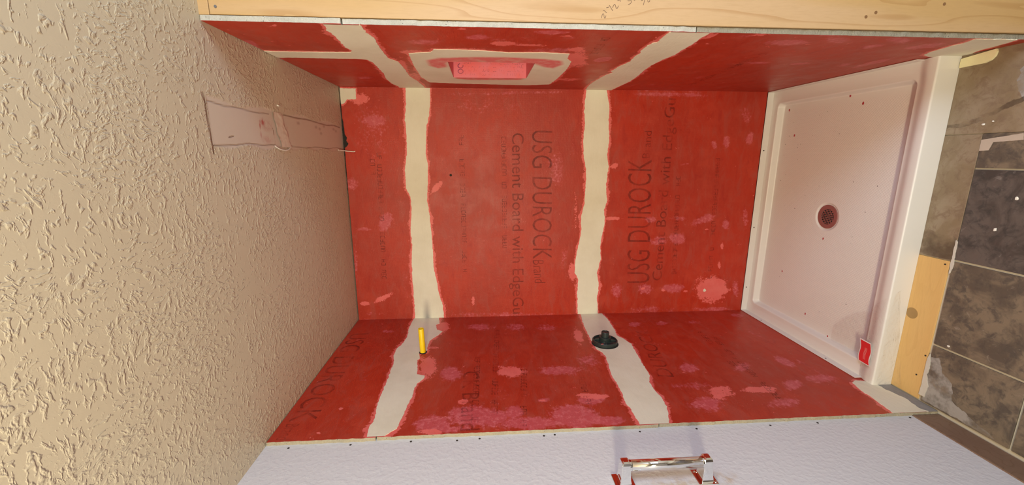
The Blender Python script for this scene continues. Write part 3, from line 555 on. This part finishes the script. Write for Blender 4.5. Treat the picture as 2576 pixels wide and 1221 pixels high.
# partition studs
stud = bm_obj('trim_1', box_bm(.6245, .7115, -1.0127, -.975, FZ, 2.183, .0015), PINE, wall_right)
stud.name = 'wall_stud'
plate = bm_obj('top_plate', box_bm(.6235, .7115, -1.0127, -.02, 2.1845, H, .0015), PINE, wall_right)
for u, v in T['studnails'][:1]: disc('nail_head', FR['stud'](u-.004, 2.167, .0002), (0,-1,0), .0035, plain('nail_steel', (.25,.25,.27), .4, .8), stud)
disc('nail_head', FR['stud'](.68, 2.15, .0002), (0,-1,0), .0035, bpy.data.materials['nail_steel'], stud)
KNOT = plain('knot_wood', (.20, .10, .04), .6)
for u, v in T['knots']: disc('wood_knot', FR['stud'](u, v, -.0003), (0,-1,0), .0042, KNOT, stud)
def stroke(name, frame, lines, w, mat, parent, lift=.0004):
    v = []; f = []; F = FR[frame]
    for ln in lines:
        # smooth the traced polyline
        pts = [np.array(p) for p in ln]
        for _ in range(2):
            if len(pts) > 2:
                q = [pts[0]]
                for a, b in zip(pts, pts[1:]): q += [a*.75+b*.25, a*.25+b*.75]
                q.append(pts[-1]); pts = q
        k0 = len(v)
        for i, p in enumerate(pts):
            a = pts[max(0, i-1)]; b = pts[min(len(pts)-1, i+1)]; d = (b-a)/max(np.linalg.norm(b-a), 1e-9)
            m = np.array([-d[1], d[0]])*w/2
            v += [F(*(p+m), lift), F(*(p-m), lift)]
            if i: f.append((k0+2*i-2, k0+2*i-1, k0+2*i+1, k0+2*i))
    return mesh_py(name, v, f, mat, parent)
stroke('pencil_writing', 'stud', T['pencil'], .0013, PENC, stud)

wall_left = box('wall_left', -.72, -DW, -4.2, .0127, -.001, H, mat=DRY, kind='structure')
bmw = bmesh.new(); bmw.from_mesh(wall_left.data)
for i in range(40):
    bmesh.ops.bisect_plane(bmw, geom=bmw.verts[:]+bmw.edges[:]+bmw.faces[:], plane_co=(0, -1.0-.014*i, 0), plane_no=(0, 1, 0))
for i in range(44):
    bmesh.ops.bisect_plane(bmw, geom=[g for g in bmw.verts[:]+bmw.edges[:]+bmw.faces[:]], plane_co=(0, 0, .72+.014*i), plane_no=(0, 0, 1))
bmw.to_mesh(wall_left.data); bmw.free()
W_ = np.array([v.co for v in wall_left.data.vertices]); g = np.zeros(len(W_))
for cy, cz, ry, rz in ((-1.225, .835, .03, .05), (-1.24, .98, .04, .10)):
    g = np.maximum(g, .8*np.clip(1.2-np.hypot((W_[:,1]-cy)/ry, (W_[:,2]-cz)/rz), 0, 1)*(W_[:,0] > -.63))
set_attr(wall_left.data, 'grime', g)
cement_board('left', -.994, 0, Z1+GAP/2, H-.004, wall_left, jit=4.0, core=CEMT)
cement_board('left', -.992, 0, Z2+GAP/2, Z1-GAP/2, wall_left, jit=5.0, core=CEMT)
cement_board('left', -.989, 0, FZ+.001, Z2-GAP/2, wall_left, jit=6.0, core=CEMT)
for i, q in enumerate(T['mud']['left']):
    compound('left', q, wall_left, 80+i*3, (-.990, -.001, FZ+.003, H-.005))
patch('bare_cement', 'left', [ragged(T['barecement'], .0012, seed=3)], .0008, CEMD, wall_left, clip=(-.9905, -.80, FZ+.002, .1))
for u, v in T['wallholes']: disc('screw_hole', FR['drywall'](u, v, 0), (1,0,0), .0036, HOLE, wall_left, .0006)
# torn paper fuzz along the board's bottom edge
base = box('baseboard_left', -DW-.004, -DW+.004, -4.2, -.991, FZ, -.001, mat=BASEB, kind='structure', bev=.0015)

disc('screw_hole', (.180, 0, 1.676), (0,-1,0), .0065, HOLE, wall_back, .0006)
# lettering on the boards
def bk(fr_, txt, key, ink=INK, parent=None, bold=-.008): return lettering(fr_, txt, *T[key], parent, ink, bold)
bk('back', 'USG DUROCK', 't_mid', parent=wall_back)
bk('back', 'Brand', 't_mid_b', parent=wall_back)
bk('back', 'Cement Board with EdgeGu', 't_mid2', parent=wall_back, bold=0)
bk('back', 'USG DUROCK', 't_low', parent=wall_back)
bk('back', 'Brand', 't_low_b', INKF, parent=wall_back)
bk('back', 'Cement Board with EdgeGu', 't_low2', INKF, parent=wall_back, bold=0)
lettering('left', 'USG DUROCK', (-.185, 2.190), (-.893, 2.184), (-.185, 2.100), wall_left, INKF, -.005)
lettering('left', 'Brand', (-.905, 2.184), (-.985, 2.182), (-.905, 2.14), wall_left, INKF)
lettering('left', 'CK Brand', (-.60, 1.603), (-.98, 1.596), (-.60, 1.537), wall_left, INKF)
lettering('left', 'DUROCK', (-.70, .735), (-.25, .665), (-.69, .80), wall_left, INKF, -.005)
wp = {'back': wall_back, 'left': wall_left, 'right': wall_right}
for i, (w, a0, a1, b0, b1) in enumerate(T['rows']): print_marks(w, (a0, a1), (b0, b1), .022, wp[w], INKF, i)

# =====================================================================
# ceiling
# =====================================================================
U = axis_pts(-.76, 2.0, .02); V = axis_pts(-4.2, -.0, .02)
U = sorted(set(U) | set(axis_pts(.24, .48, .003))); V = sorted(set(V) | set(axis_pts(-1.09, 0, .005)) | {.1})
UU, VV = np.meshgrid(U, V); P = np.stack([UU.ravel(), VV.ravel()], 1); nu = len(U)
fs = [(j*nu+i, (j+1)*nu+i, (j+1)*nu+i+1, j*nu+i+1) for j in range(len(V)-1) for i in range(nu-1)]
sm = np.clip((np.minimum.reduce([P[:,0]-.303+.006*np.sin(P[:,1]*31), .428-P[:,0]+.006*np.sin(P[:,1]*23), P[:,1]+1.037]))/.006, 0, 1)
ceiling = mesh_py('ceiling', [(p[0], p[1], H - .0012*(1-s)) for p, s in zip(P, sm)], fs, CEIL, kind='structure', smooth=True)
def along(poly, w):
    d = np.full(len(P), 9.0)
    for a, b in zip(poly, poly[1:]):
        a, b = np.array(a), np.array(b); ab = b-a; t = np.clip(((P-a)@ab)/(ab@ab), 0, 1)
        d = np.minimum(d, np.linalg.norm(P-(a+t[:, None]*ab), axis=1))
    return np.clip(1.3-d/w, 0, 1)
ck = along([(.434, -1.043), (.405, -1.040), (.37, -1.038), (.32, -1.036), (.285, -1.034)], .003)
ck = np.maximum(ck, .6*along([(.418,-1.03), (.412,-.96), (.414,-.9), (.411,-.8), (.415,-.72)], .002))
ck = np.maximum(ck, .8*along([(.421,-.62), (.419,-.5), (.422,-.42), (.417,-.3), (.414,-.2), (.420,-.12), (.415,-.03)], .0026))
ck = np.maximum(ck, .65*along([(.306,-1.03), (.309,-.93), (.316,-.86), (.312,-.78), (.316,-.70)], .002))
ck = np.maximum(ck, .6*along([(.314,-.58), (.310,-.45), (.316,-.33), (.311,-.2), (.318,-.1), (.312,-.01)], .0018))
ck = np.maximum(ck, .9*along([(.33,-.955), (.333,-.935)], .002))
ck = np.maximum(ck, .5*along([(.37,-.705), (.362,-.70), (.35,-.70)], .0018))
for cu_, cv_ in ((.402,-.50), (.398,-.33), (.393,-.29), (.402,-.12), (.395,-.09), (.408,-.24), (.375,-.28)):
    ck = np.maximum(ck, .35*np.clip(1.4-np.hypot((P[:,0]-cu_)/.006, (P[:,1]-cv_)/.014), 0, 1))
rs = np.zeros(len(P))
for cu_, cv_, ru, rv, s in ((.385,-.765,.012,.012,.9), (.392,-.78,.018,.006,.9), (.372,-.785,.010,.004,.9), (.375,-.74,.016,.03,.45), (.345,-.785,.01,.004,.6), (.33,-.75,.012,.03,.3), (.35,-.60,.03,.006,.5), (.38,-.62,.02,.006,.4), (.335,-.70,.02,.004,.4)):
    rs = np.maximum(rs, s*np.clip(1.4-np.hypot((P[:,0]-cu_)/ru, (P[:,1]-cv_)/rv), 0, 1))
set_attr(ceiling.data, 'smooth', sm); set_attr(ceiling.data, 'crack', np.clip(ck, 0, 1)); set_attr(ceiling.data, 'redstain', rs)
# crinkled strip of paper tape across the patch
bm = bmesh.new(); n1, n2 = 26, 10; g_ = []
for i in range(n1+1):
    row = []
    for j in range(n2+1):
        u = .424-.115*i/n1; c = -.665+.045*(i/n1)**1.5; hw = .028+.012*math.sin(i*.5)*.3+.010*(i/n1)
        v = c+(j/n2-.5)*2*hw
        row.append(bm.verts.new((u, v, H-.002-.0035*abs(noise.noise(Vector((u*160, v*60, 3)))))))
    g_.append(row)
for i in range(n1):
    for j in range(n2): bm.faces.new((g_[i][j], g_[i][j+1], g_[i+1][j+1], g_[i+1][j]))
bm_obj('paper_tape', bm, TAPE, ceiling, smooth=True)
def wire(name, pts, r, mat, parent=None, seg=10):
    bm = bmesh.new(); pts = [Vector(p) for p in pts]
    for _ in range(2):
        q = [pts[0]]
        for a, b in zip(pts, pts[1:]): q += [a.lerp(b, .25), a.lerp(b, .75)]
        q.append(pts[-1]); pts = q
    rings = []
    for i, p in enumerate(pts):
        d = (pts[min(len(pts)-1, i+1)]-pts[max(0, i-1)]).to_track_quat('Z', 'Y').to_matrix()
        rr = r*(1+.35*noise.noise(p*200))
        rings.append([bm.verts.new(p + d @ Vector((rr*math.cos(2*math.pi*k/seg), rr*math.sin(2*math.pi*k/seg), 0))) for k in range(seg)])
    for a, b in zip(rings, rings[1:]):
        for k in range(seg): bm.faces.new((a[k], a[(k+1) % seg], b[(k+1) % seg], b[k]))
    bm.faces.new(rings[0]); bm.faces.new(rings[-1][::-1])
    return bm_obj(name, bm, mat, parent, smooth=True)
wire('caulk_thread', [(.312,-.705,H-.001), (.303,-.69,H-.004), (.297,-.65,H-.006), (.300,-.615,H-.005), (.309,-.592,H-.001)], .0016, WHITE, ceiling)
wire('caulk_thread', [(.306,-.085,H-.002), (.305,-.04,H-.004), (.303,-.012,H-.010), (.300,-.006,H-.035), (.298,-.005,H-.052), (.302,-.005,H-.058)], .0024, WHITE, wall_back)
wire('plaster_crumb', [(.449,-.66,H-.001), (.446,-.655,H-.006), (.449,-.648,H-.001)], .0022, WHITE, ceiling)

# =====================================================================
# floor
# =====================================================================
floor = box('floor', -.80, 2.0, -4.2, .10, FZ-.05, FZ-.0045, mat=GROUT, kind='structure')
def slab(name, x0, x1, y0, y1, mat, top=FZ, bev=.0012):
    return bm_obj(name, box_bm(x0, x1, y0, y1, FZ-.0046, top, bev), mat, floor)
slab('subfloor_board', -.0745, .3500, -.9245, -.79, BOARD, FZ)
slab('subfloor_board', .3520, .722, -2.2, -.79, BOARD, FZ)
slab('plywood_strip', -.606, -.0765, -.9180, -.79, PLY, FZ)
G = .0035
for x0, x1, ys, m in ((.2395+G, .3510, (-.927, -1.4, -1.71, -2.2), TILE), (-.0705+G, .2375-0, (-.927, -1.235, -1.54, -1.85, -2.2), TILED), (-.3825+G, -.0705-G, (-.927, -1.32, -1.63, -1.95, -2.2), TILE),
                      (-.606, -.3825-G, (-.927, -1.191, -1.5, -1.81, -2.2), TILE)):
    for a, b in zip(ys, ys[1:]):
        mm = m
        if m is TILE and b < -1.5: mm = TILED
        slab('floor_tile', x0, x1, b+G, a-(G if a != ys[0] else 0), mm, FZ+.001)
bm_obj('floor_tile', box_bm(-.606, .72, -4.2, -2.204, FZ-.0046, FZ+.001), TILE, floor)
patch('thinset_patch', 'floor', [ragged(T['tile_patch'], .001, seed=2)], .002, plain('pale_thinset', (.50,.41,.33), .8), floor)
patch('thinset_patch', 'floor', [ragged([(-.585,-.918), (-.545,-.921), (-.50,-.919), (-.44,-.921), (-.42,-.925), (-.46,-.934), (-.50,-.931), (-.54,-.942), (-.585,-.938)], .002, seed=9)], .0035, plain('pale_plaster', (.60,.56,.49), .8), floor)
patch('thinset_patch', 'floor', [ragged([(-.12,-.924), (-.09,-.921), (.0,-.922), (-.005,-.928), (-.10,-.931)], .002, seed=19)], .0028, bpy.data.materials['pale_plaster'], floor)
SMEAR = mat_ink('thinset_haze', (.46, .43, .40), .0, .75); STAIN = mat_ink('glue_stain', (.10, .065, .045), .0, .45)
patch('thinset_haze', 'floor', [ragged([(-.60,-.931), (-.52,-.935), (-.43,-.930), (-.42,-.955), (-.47,-.975), (-.49,-1.01), (-.55,-1.02), (-.58,-1.10), (-.601,-1.16)], .004, seed=23)], .0003, SMEAR, floor, base=.0011)
patch('thinset_haze', 'floor', [ragged([(.44,-1.01), (.50,-.98), (.60,-1.0), (.60,-1.1), (.40,-1.1)], .006, seed=29)], .0003, SMEAR, floor, base=.0003)
patch('glue_stain', 'floor', [ragged([(-.072,-.812), (-.072,-.921), (.005,-.922), (.022,-.895), (.034,-.86), (.036,-.812)], .003, seed=31)], .0003, STAIN, floor, base=.0003)
patch('glue_stain', 'floor', [ragged([(.385,-.815), (.395,-.87), (.41,-.92), (.44,-.97), (.47,-1.05), (.455,-1.05), (.42,-.96), (.395,-.915), (.375,-.87), (.372,-.815)], .005, seed=37)], .0003, STAIN, floor, base=.0003)
for (u, v, r) in ((-.2995, -.8335, .021),): 
    disc('wood_knot', FR['floor'](u, v, -.0004), (0,0,1), r, plain('big_knot', (.36,.22,.08), .6), floor, seg=20, depth=.0008)
for (u, v) in ((-.09,-.905), (-.435,-.910), (-.52,-.895)): disc('nail_head', FR['floor'](u, v, 0), (0,0,1), .003, HOLE, floor)
for i, (u, v) in enumerate(T['flakes']):
    bm = bmesh.new(); bmesh.ops.create_icosphere(bm, subdivisions=2, radius=.0030 if i == 4 else .0042)
    for vv in bm.verts: vv.co = Vector((vv.co.x*(1.3 if i % 2 else .8), vv.co.y, vv.co.z*.35))*(1+.5*noise.noise(vv.co*300+Vector((i, 0, 0))))
    bmesh.ops.translate(bm, vec=(u, v, FZ+.0028), verts=bm.verts)
    o = bm_obj('plaster_crumb', bm, WHITE)
    tag(o, ['larger of two white plaster crumbs on the bare brown floor board', 'white plaster crumb at the frame edge on the dark stone tile', 'bright white plaster flake on the grout line near the plywood strip', 'small white plaster crumb in the middle of the dark stone tile', 'smaller of two white plaster crumbs on the bare brown floor board'][i], 'debris', 'plaster crumbs on the floor')

# surroundings outside the frame
box('wall_front', -.8, 2.1, -4.3, -4.2, FZ-.05, H, mat=OUTW, kind='structure')
box('wall_side', 2.0, 2.1, -4.2, .1, FZ-.05, H, mat=OUTW, kind='structure')
box('wall_hall', .724, 2.0, .0, .1, FZ-.05, H, mat=OUTW, kind='structure')

# =====================================================================
# shower base
# =====================================================================
pan = bpy.data.objects.new('shower_pan', None); COL.objects.link(pan); pan.location = (0, 0, 0)
tag(pan, 'white acrylic shower base with a raised front threshold at the foot of the red walls', 'shower base')
PY_ = .8144; X0 = WH-.0012
def sdrr(x, y, cx, cy, hx, hy, r):
    qx, qy = np.abs(x-cx)-hx+r, np.abs(y-cy)-hy+r
    return np.hypot(np.maximum(qx, 0), np.maximum(qy, 0))+np.minimum(np.maximum(qx, qy), 0)-r
def ss(a, b, x):
    t = np.clip((x-a)/(b-a), 0, 1); return t*t*(3-2*t)
def panh(x, y):
    z = np.full_like(x, -.030) + .010*ss(-.745, -.785, y)
    b = sdrr(x, y, 0, -.392, .546, .350, .022)
    z = z*1.0
    k = ss(.002, -.011, b)
    # floor falls gently to the drain
    dr = np.hypot(x-.006, y+.415)
    fl = -.066-.005*(1-np.clip(dr/.55, 0, 1))
    z = z*(1-k)+fl*k
    # second shallow step inside the rim along the sides
    z -= .004*ss(.055, .018, b)*(1-k)
    z -= .0055*ss(.066, .056, dr)
    return z
def dens(a, b, base, foc, fine, w):
    s = set(np.round(np.arange(a, b, base), 5)) | {a, b}
    for c in foc: s |= set(np.round(np.arange(max(a, c-w), min(b, c+w), fine), 5))
    s = sorted(s); o = [s[0]]
    for q in s[1:]:
        if q-o[-1] > fine*.5: o.append(q)
    o[-1] = b
    return o
xs = dens(-X0, X0, .008, (-.54, .54), .0025, .03); xs = sorted(set(xs) | set(np.round(np.arange(-.066, .078, .003), 5)))
ys = dens(-PY_+.006, -.0012, .008, (-.045, -.735), .0025, .03); ys = sorted(set(ys) | set(np.round(np.arange(-.487, -.343, .003), 5)))
XX, YY = np.meshgrid(xs, ys); ZZ = panh(XX, YY); nx = len(xs)
v = list(zip(XX.ravel(), YY.ravel(), ZZ.ravel()))
f = [(j*nx+i, j*nx+i+1, (j+1)*nx+i+1, (j+1)*nx+i) for j in range(len(ys)-1) for i in range(nx-1)]
# rounded nose and front face
prof = [(-PY_+.006, None)] ; rr = .006
prev = [i for i in range(nx)]
for k in range(1, 8):
    a = k/7*math.pi/2
    yy, zz = -PY_+.006-rr*math.sin(a), -.020-rr*(1-math.cos(a))
    cur = []
    for i in range(nx): cur.append(len(v)); v.append((xs[i], yy, zz))
    f += [(prev[i], cur[i], cur[i+1], prev[i+1])[::-1] if False else (cur[i], cur[i+1], prev[i+1], prev[i]) for i in range(nx-1)]; prev = cur
cur = []
for i in range(nx): cur.append(len(v)); v.append((xs[i], -PY_, FZ+.0005))
f += [(cur[i], cur[i+1], prev[i+1], prev[i]) for i in range(nx-1)]
pm = mesh_py('basin', v, f, ACR, pan, smooth=True)
va = np.array(v); bb = sdrr(va[:,0], va[:,1], 0, -.392, .546, .350, .022)
set_attr(pm.data, 'tex', ss(-.03, -.05, bb)*ss(.075, .09, np.hypot(va[:,0]-.006, va[:,1]+.415)))
bm = box_bm(-X0, X0, -.0036, -.0006, -.034, .0015, .0008)
box_bm(-X0, -X0+.003, -PY_+.055, -.0006, -.034, .0015, .0008, bm); box_bm(X0-.003, X0, -PY_+.055, -.0006, -.034, .0015, .0008, bm)
bm_obj('flange', bm, ACR, pan)
for c, n in (((.308, -.0036, -.013), (0,-1,0)), ((-.115, -.0036, -.013), (0,-1,0)), ((-.468, -.0036, -.013), (0,-1,0)), ((-X0+.003, -.165, -.010), (1,0,0)), ((-X0+.003, -.60, -.010), (1,0,0))):
    disc('screw_hole', c, n, .0032, HOLE, pan, .0006)
# drain strainer
dc = Vector((.006, -.415)); dz = -.0750
ring = lathe((dc.x, dc.y, dz), (0,0,1), [(.0545, -.002), (.0545, .002), (.0535, .0028), (.036, .0028), (.0350, .0022), (.0350, -.002)], 48)
dro = bm_obj('drain_cover', ring, DRAINM, pan, smooth=False)
bars = bmesh.new(); pitch = .0118; w = .0042
for s in (1, -1):
    for k in range(-3, 4):
        off = (k+.0)*pitch; 
        L = math.sqrt(max(0, .0352**2-off**2))
        d = Vector((math.cos(math.radians(45*s)), math.sin(math.radians(45*s)), 0)); n_ = Vector((-d.y, d.x, 0))
        c = Vector((dc.x, dc.y, dz+.0012))+n_*off
        tmp = [bars.verts.new(c+d*a*L+n_*b*w/2+Vector((0,0,e*.0010))) for a in (-1,1) for b in (-1,1) for e in (-1,1)]
        bmesh.ops.convex_hull(bars, input=tmp)
bm_obj('drain_grid', bars, DRAINM, dro)
disc('drain_pipe', (dc.x, dc.y, dz-.0009), (0,0,1), .036, DARK, dro, .0006, 32)
# paint drops on the base
for i, (u, v_) in enumerate(T['drops']):
    z = float(panh(np.array([u]), np.array([v_]))[0])
    bm = bmesh.new(); bmesh.ops.create_icosphere(bm, subdivisions=2, radius=.0055 if i in (0,1,2,3) else .0045)
    for vv in bm.verts: vv.co = Vector((vv.co.x*1.25, vv.co.y*.8, vv.co.z*.12))*(1+.4*noise.noise(vv.co*260+Vector((i*3, 0, 0))))
    bmesh.ops.translate(bm, vec=(u, v_, z+.0003), verts=bm.verts); bm_obj('paint_drop', bm, DROP, pan)
for i in range(34):
    u = rng.uniform(-.5, .5); v_ = rng.uniform(-.72, -.06) if i > 12 else rng.uniform(-.3, -.06)
    if i <= 12: u = rng.uniform(.15, .52)
    z = float(panh(np.array([u]), np.array([v_]))[0])
    disc('dirt_speck', (u, v_, z), (0,0,1), rng.uniform(.0007, .0018), HOLE, pan, .0004, 7)

# clear film over the left end of the threshold
def prof_pt(t):
    # t 0 inside the basin, up, over the threshold, down the front
    L = [(-.560, -.0595), (-.735, -.0590), (-.742, -.0330), (-.775, -.0215), (-.806, -.0195), (-.8165, -.027), (-.8175, -.095), (-.850, -.0985)]
    c = [0]
    for a, b in zip(L, L[1:]): c.append(c[-1]+math.dist(a, b))
    s = t*c[-1]
    for k in range(len(L)-1):
        if s <= c[k+1] or k == len(L)-2:
            q = (s-c[k])/(c[k+1]-c[k]); return L[k][0]+(L[k+1][0]-L[k][0])*q, L[k][1]+(L[k+1][1]-L[k][1])*q, s/c[-1]
bm = bmesh.new(); na, nb_ = 64, 80; gg = []
for j in range(nb_+1):
    y, z, s = prof_pt(j/nb_)
    xr = -.47+.30*(s**.85)+.012*math.sin(s*9)
    if s > .80: xr = -.19-.40*((s-.80)/.20)**.8
    row = []
    for i in range(na+1):
        x = -.604+(xr+.604)*i/na
        w_ = noise.fractal(Vector((x*38, y*30+z*50, 1.7)), .9, 2.1, 4)
        rid = abs(noise.noise(Vector((x*55+z*60, y*70+z*25, 7.0))))
        h = .0016+.0022*abs(w_)+.0030*(1-min(1, rid*3))*(1 if s > .55 else .3)
        if y < -.812: row.append(bm.verts.new((x, y-h, z)))
        else: row.append(bm.verts.new((x, y, z+h)))
    gg.append(row)
for j in range(nb_):
    for i in range(na): bm.faces.new((gg[j][i], gg[j][i+1], gg[j+1][i+1], gg[j+1][i]))
film = bm_obj('plastic_film', bm, FILM, smooth=True)
tag(film, 'crinkled clear plastic film draped over the left end of the white threshold', 'plastic film')
# red label stuck on the film
def lab(name, x0, x1, s0, s1, lift, mat, parent=None, wob=1):
    bm = bmesh.new(); g2 = []
    for i in range(25):
        x = x0+(x1-x0)*i/24; row = []
        for j in range(13):
            q = s0+(s1-s0)*j/12 + wob*.002*math.sin((x-x0)*75) + wob*.10*(x-x0)
            y = q; z = float(np.interp(y, [-.82, -.806, -.785, -.745, -.725], [-.021, -.0195, -.0195, -.0235, -.026]))
            row.append(bm.verts.new((x, y, z+.005+lift+.0012*math.sin((x-x0)*90))))
        g2.append(row)
    for i in range(24):
        for j in range(12): bm.faces.new((g2[i][j], g2[i+1][j], g2[i+1][j+1], g2[i][j+1]))
    return bm_obj(name, bm, mat, parent, smooth=True)
lb = lab('warning_label', -.540, -.446, -.7950, -.7400, 0, LABW)
tag(lb, 'small red printed label with white border stuck to the clear film on the threshold', 'label')
lab('label_face', -.537, -.450, -.7915, -.7440, .0004, LAB, lb)
for k in range(3): lab('label_print', -.530, -.462, -.7655-.0042*k, -.7640-.0042*k, .0008, LABT, lb)

# =====================================================================
# things on the walls
# =====================================================================
# yellow pipe stub
pp = bpy.data.objects.new('pipe_stub', None); COL.objects.link(pp); pp.location = (-WH, -.412, 1.797)
tag(pp, 'bright yellow plastic pipe stub sticking out of the left wall through the upper seam', 'pipe')
bm = lathe((0,0,0), (1,-.015,.03), [(.0128, -.005), (.0128, .118), (.0120, .1195), (.0098, .1195), (.0092, .118), (.0092, .060), (.0, .060)], 32)
bm_obj('pipe', bm, YEL, pp, smooth=False).data.polygons.foreach_set('use_smooth', [True]*(32*6))
disc('pipe_hole', (.0005, -.001, -.001), (1,0,0), .0175, DARK, pp, .0018, 28)
# shower valve guard
vv_ = bpy.data.objects.new('shower_valve', None); COL.objects.link(vv_); vv_.location = (-WH, -.375, .930)
tag(vv_, 'dark green round valve guard with hub on the lower seam of the left wall', 'shower valve')
rg = lathe((0,0,0), (1,0,0), [(.0, .0005), (.060, .0005), (.060, .017), (.0575, .0195), (.0545, .0195), (.0535, .0165), (.0535, .0125), (.030, .0125), (.0285, .016), (.0285, .034), (.0265, .0355), (.022, .0355), (.0, .0355)], 56)
bm_obj('guard_ring', rg, GREEN, vv_)
hb = lathe((0,0,0), (1,0,0), [(.0195, .034), (.0185, .058), (.0175, .0595), (.0155, .0595), (.0150, .0575), (.0, .0575)], 36)
bm_obj('hub', hb, GREEN, vv_)
for a in (35, 125, 215, 305):
    c = Vector((.0127, .042*math.cos(math.radians(a)), .042*math.sin(math.radians(a))))
    disc('guard_hole', c, (1,0,0), .0085, HOLE, vv_, .0004, 18)
for a in (80, 170, 260, 350):
    rb = bmesh.new()
    d = Vector((0, math.cos(math.radians(a)), math.sin(math.radians(a)))); n_ = Vector((0, -d.z, d.y))
    tmp = [rb.verts.new(d*r+n_*w_+Vector((h, 0, 0))) for r, h in ((.028, .024), (.054, .0165), (.028, .0115), (.054, .0115)) for w_ in (-.0022, .0022)]
    bmesh.ops.convex_hull(rb, input=tmp)
    bm_obj('guard_rib', rb, GREEN, vv_)
bm = bmesh.new(); bmesh.ops.create_icosphere(bm, subdivisions=2, radius=.005); bmesh.ops.scale(bm, vec=(.25, .6, 1.4), verts=bm.verts); bmesh.ops.translate(bm, vec=(.019, -.048, .026), verts=bm.verts)
bm_obj('paint_smear', bm, plain('pink_smear', (.80,.15,.13), .5), vv_)
bm_obj('cutout_gap', lathe((0, -.004, 0), (1,0,0), [(.0, .0018), (.064, .0018), (.064, .0005)], 48), DARK, vv_)

# chrome towel bar
gb = bpy.data.objects.new('towel_bar', None); COL.objects.link(gb); gb.location = (-DW, -1.218, 1.0075)
tag(gb, 'polished chrome towel bar on two square wall plates on the white wall', 'towel bar')
ZP = (.1175, -.1185)
for s, z in zip((1, -1), ZP):
    pl = bm_obj('wall_plate', box_bm(.0002, .0062, -.0285, .0285, z-.0285, z+.0285, .0022, seg=3), CHROME, gb)
    bm = bmesh.new(); zc = z - s*.0
    # post: square section tapering out from the plate to the bar
    lv = [(.006, .0195, .0175), (.020, .0175, .0145), (.052, .0155, .0125), (.066, .0150, .0120), (.0715, .0125, .0105), (.0735, .0070, .0080)]
    rings = []
    for x, hy, hz in lv:
        rings.append([bm.verts.new((x, hy*a, zc+hz*b)) for a, b in ((-1,-1), (1,-1), (1,1), (-1,1))])
    for a, b in zip(rings, rings[1:]):
        for k in range(4): bm.faces.new((a[k], a[(k+1) % 4], b[(k+1) % 4], b[k]))
    bm.faces.new(rings[-1]); bm.faces.new(rings[0][::-1])
    bmesh.ops.bevel(bm, geom=[e for e in bm.edges if abs(e.verts[0].co.x-e.verts[1].co.x) > 1e-4], offset=.0015, segments=2, affect='EDGES')
    bmesh.ops.recalc_face_normals(bm, faces=bm.faces)
    bm_obj('post', bm, CHROME, gb)
    bm_obj('collar', tube_bm((.056, 0, z-s*.010), (.056, 0, z-s*.016), .0158, seg=40), CHROME, gb, smooth=False)
    for dy, dz_ in ((-.021, .021), (.021, -.021)):
        bm_obj('screw', lathe((.0062, dy, z+dz_*s), (1,0,0), [(.0036, 0), (.0034, .001), (.0018, .0016), (0, .0016)], 16), CHROME, pl)
bar = tube_bm((.056, 0, ZP[1]), (.056, 0, ZP[0]), .0145, seg=56)
bo = bm_obj('bar', bar, CHROME, gb)
bo.data.polygons.foreach_set('use_smooth', [len(p.vertices) == 4 for p in bo.data.polygons])

# cream foam offcut on the floor beside the base
fp = [(.5985, -.818), (.6085, -.913), (.600, -.916), (.588, -.914), (.577, -.905), (.5715, -.889), (.5700, -.818)]
wd = patch('foam_offcut', 'floor', [[np.array(p) for p in fp]], .007, CREAM, None, base=.0002)
tag(wd, 'pale cream foam offcut with a clipped corner on the floor beside the white threshold', 'offcut')
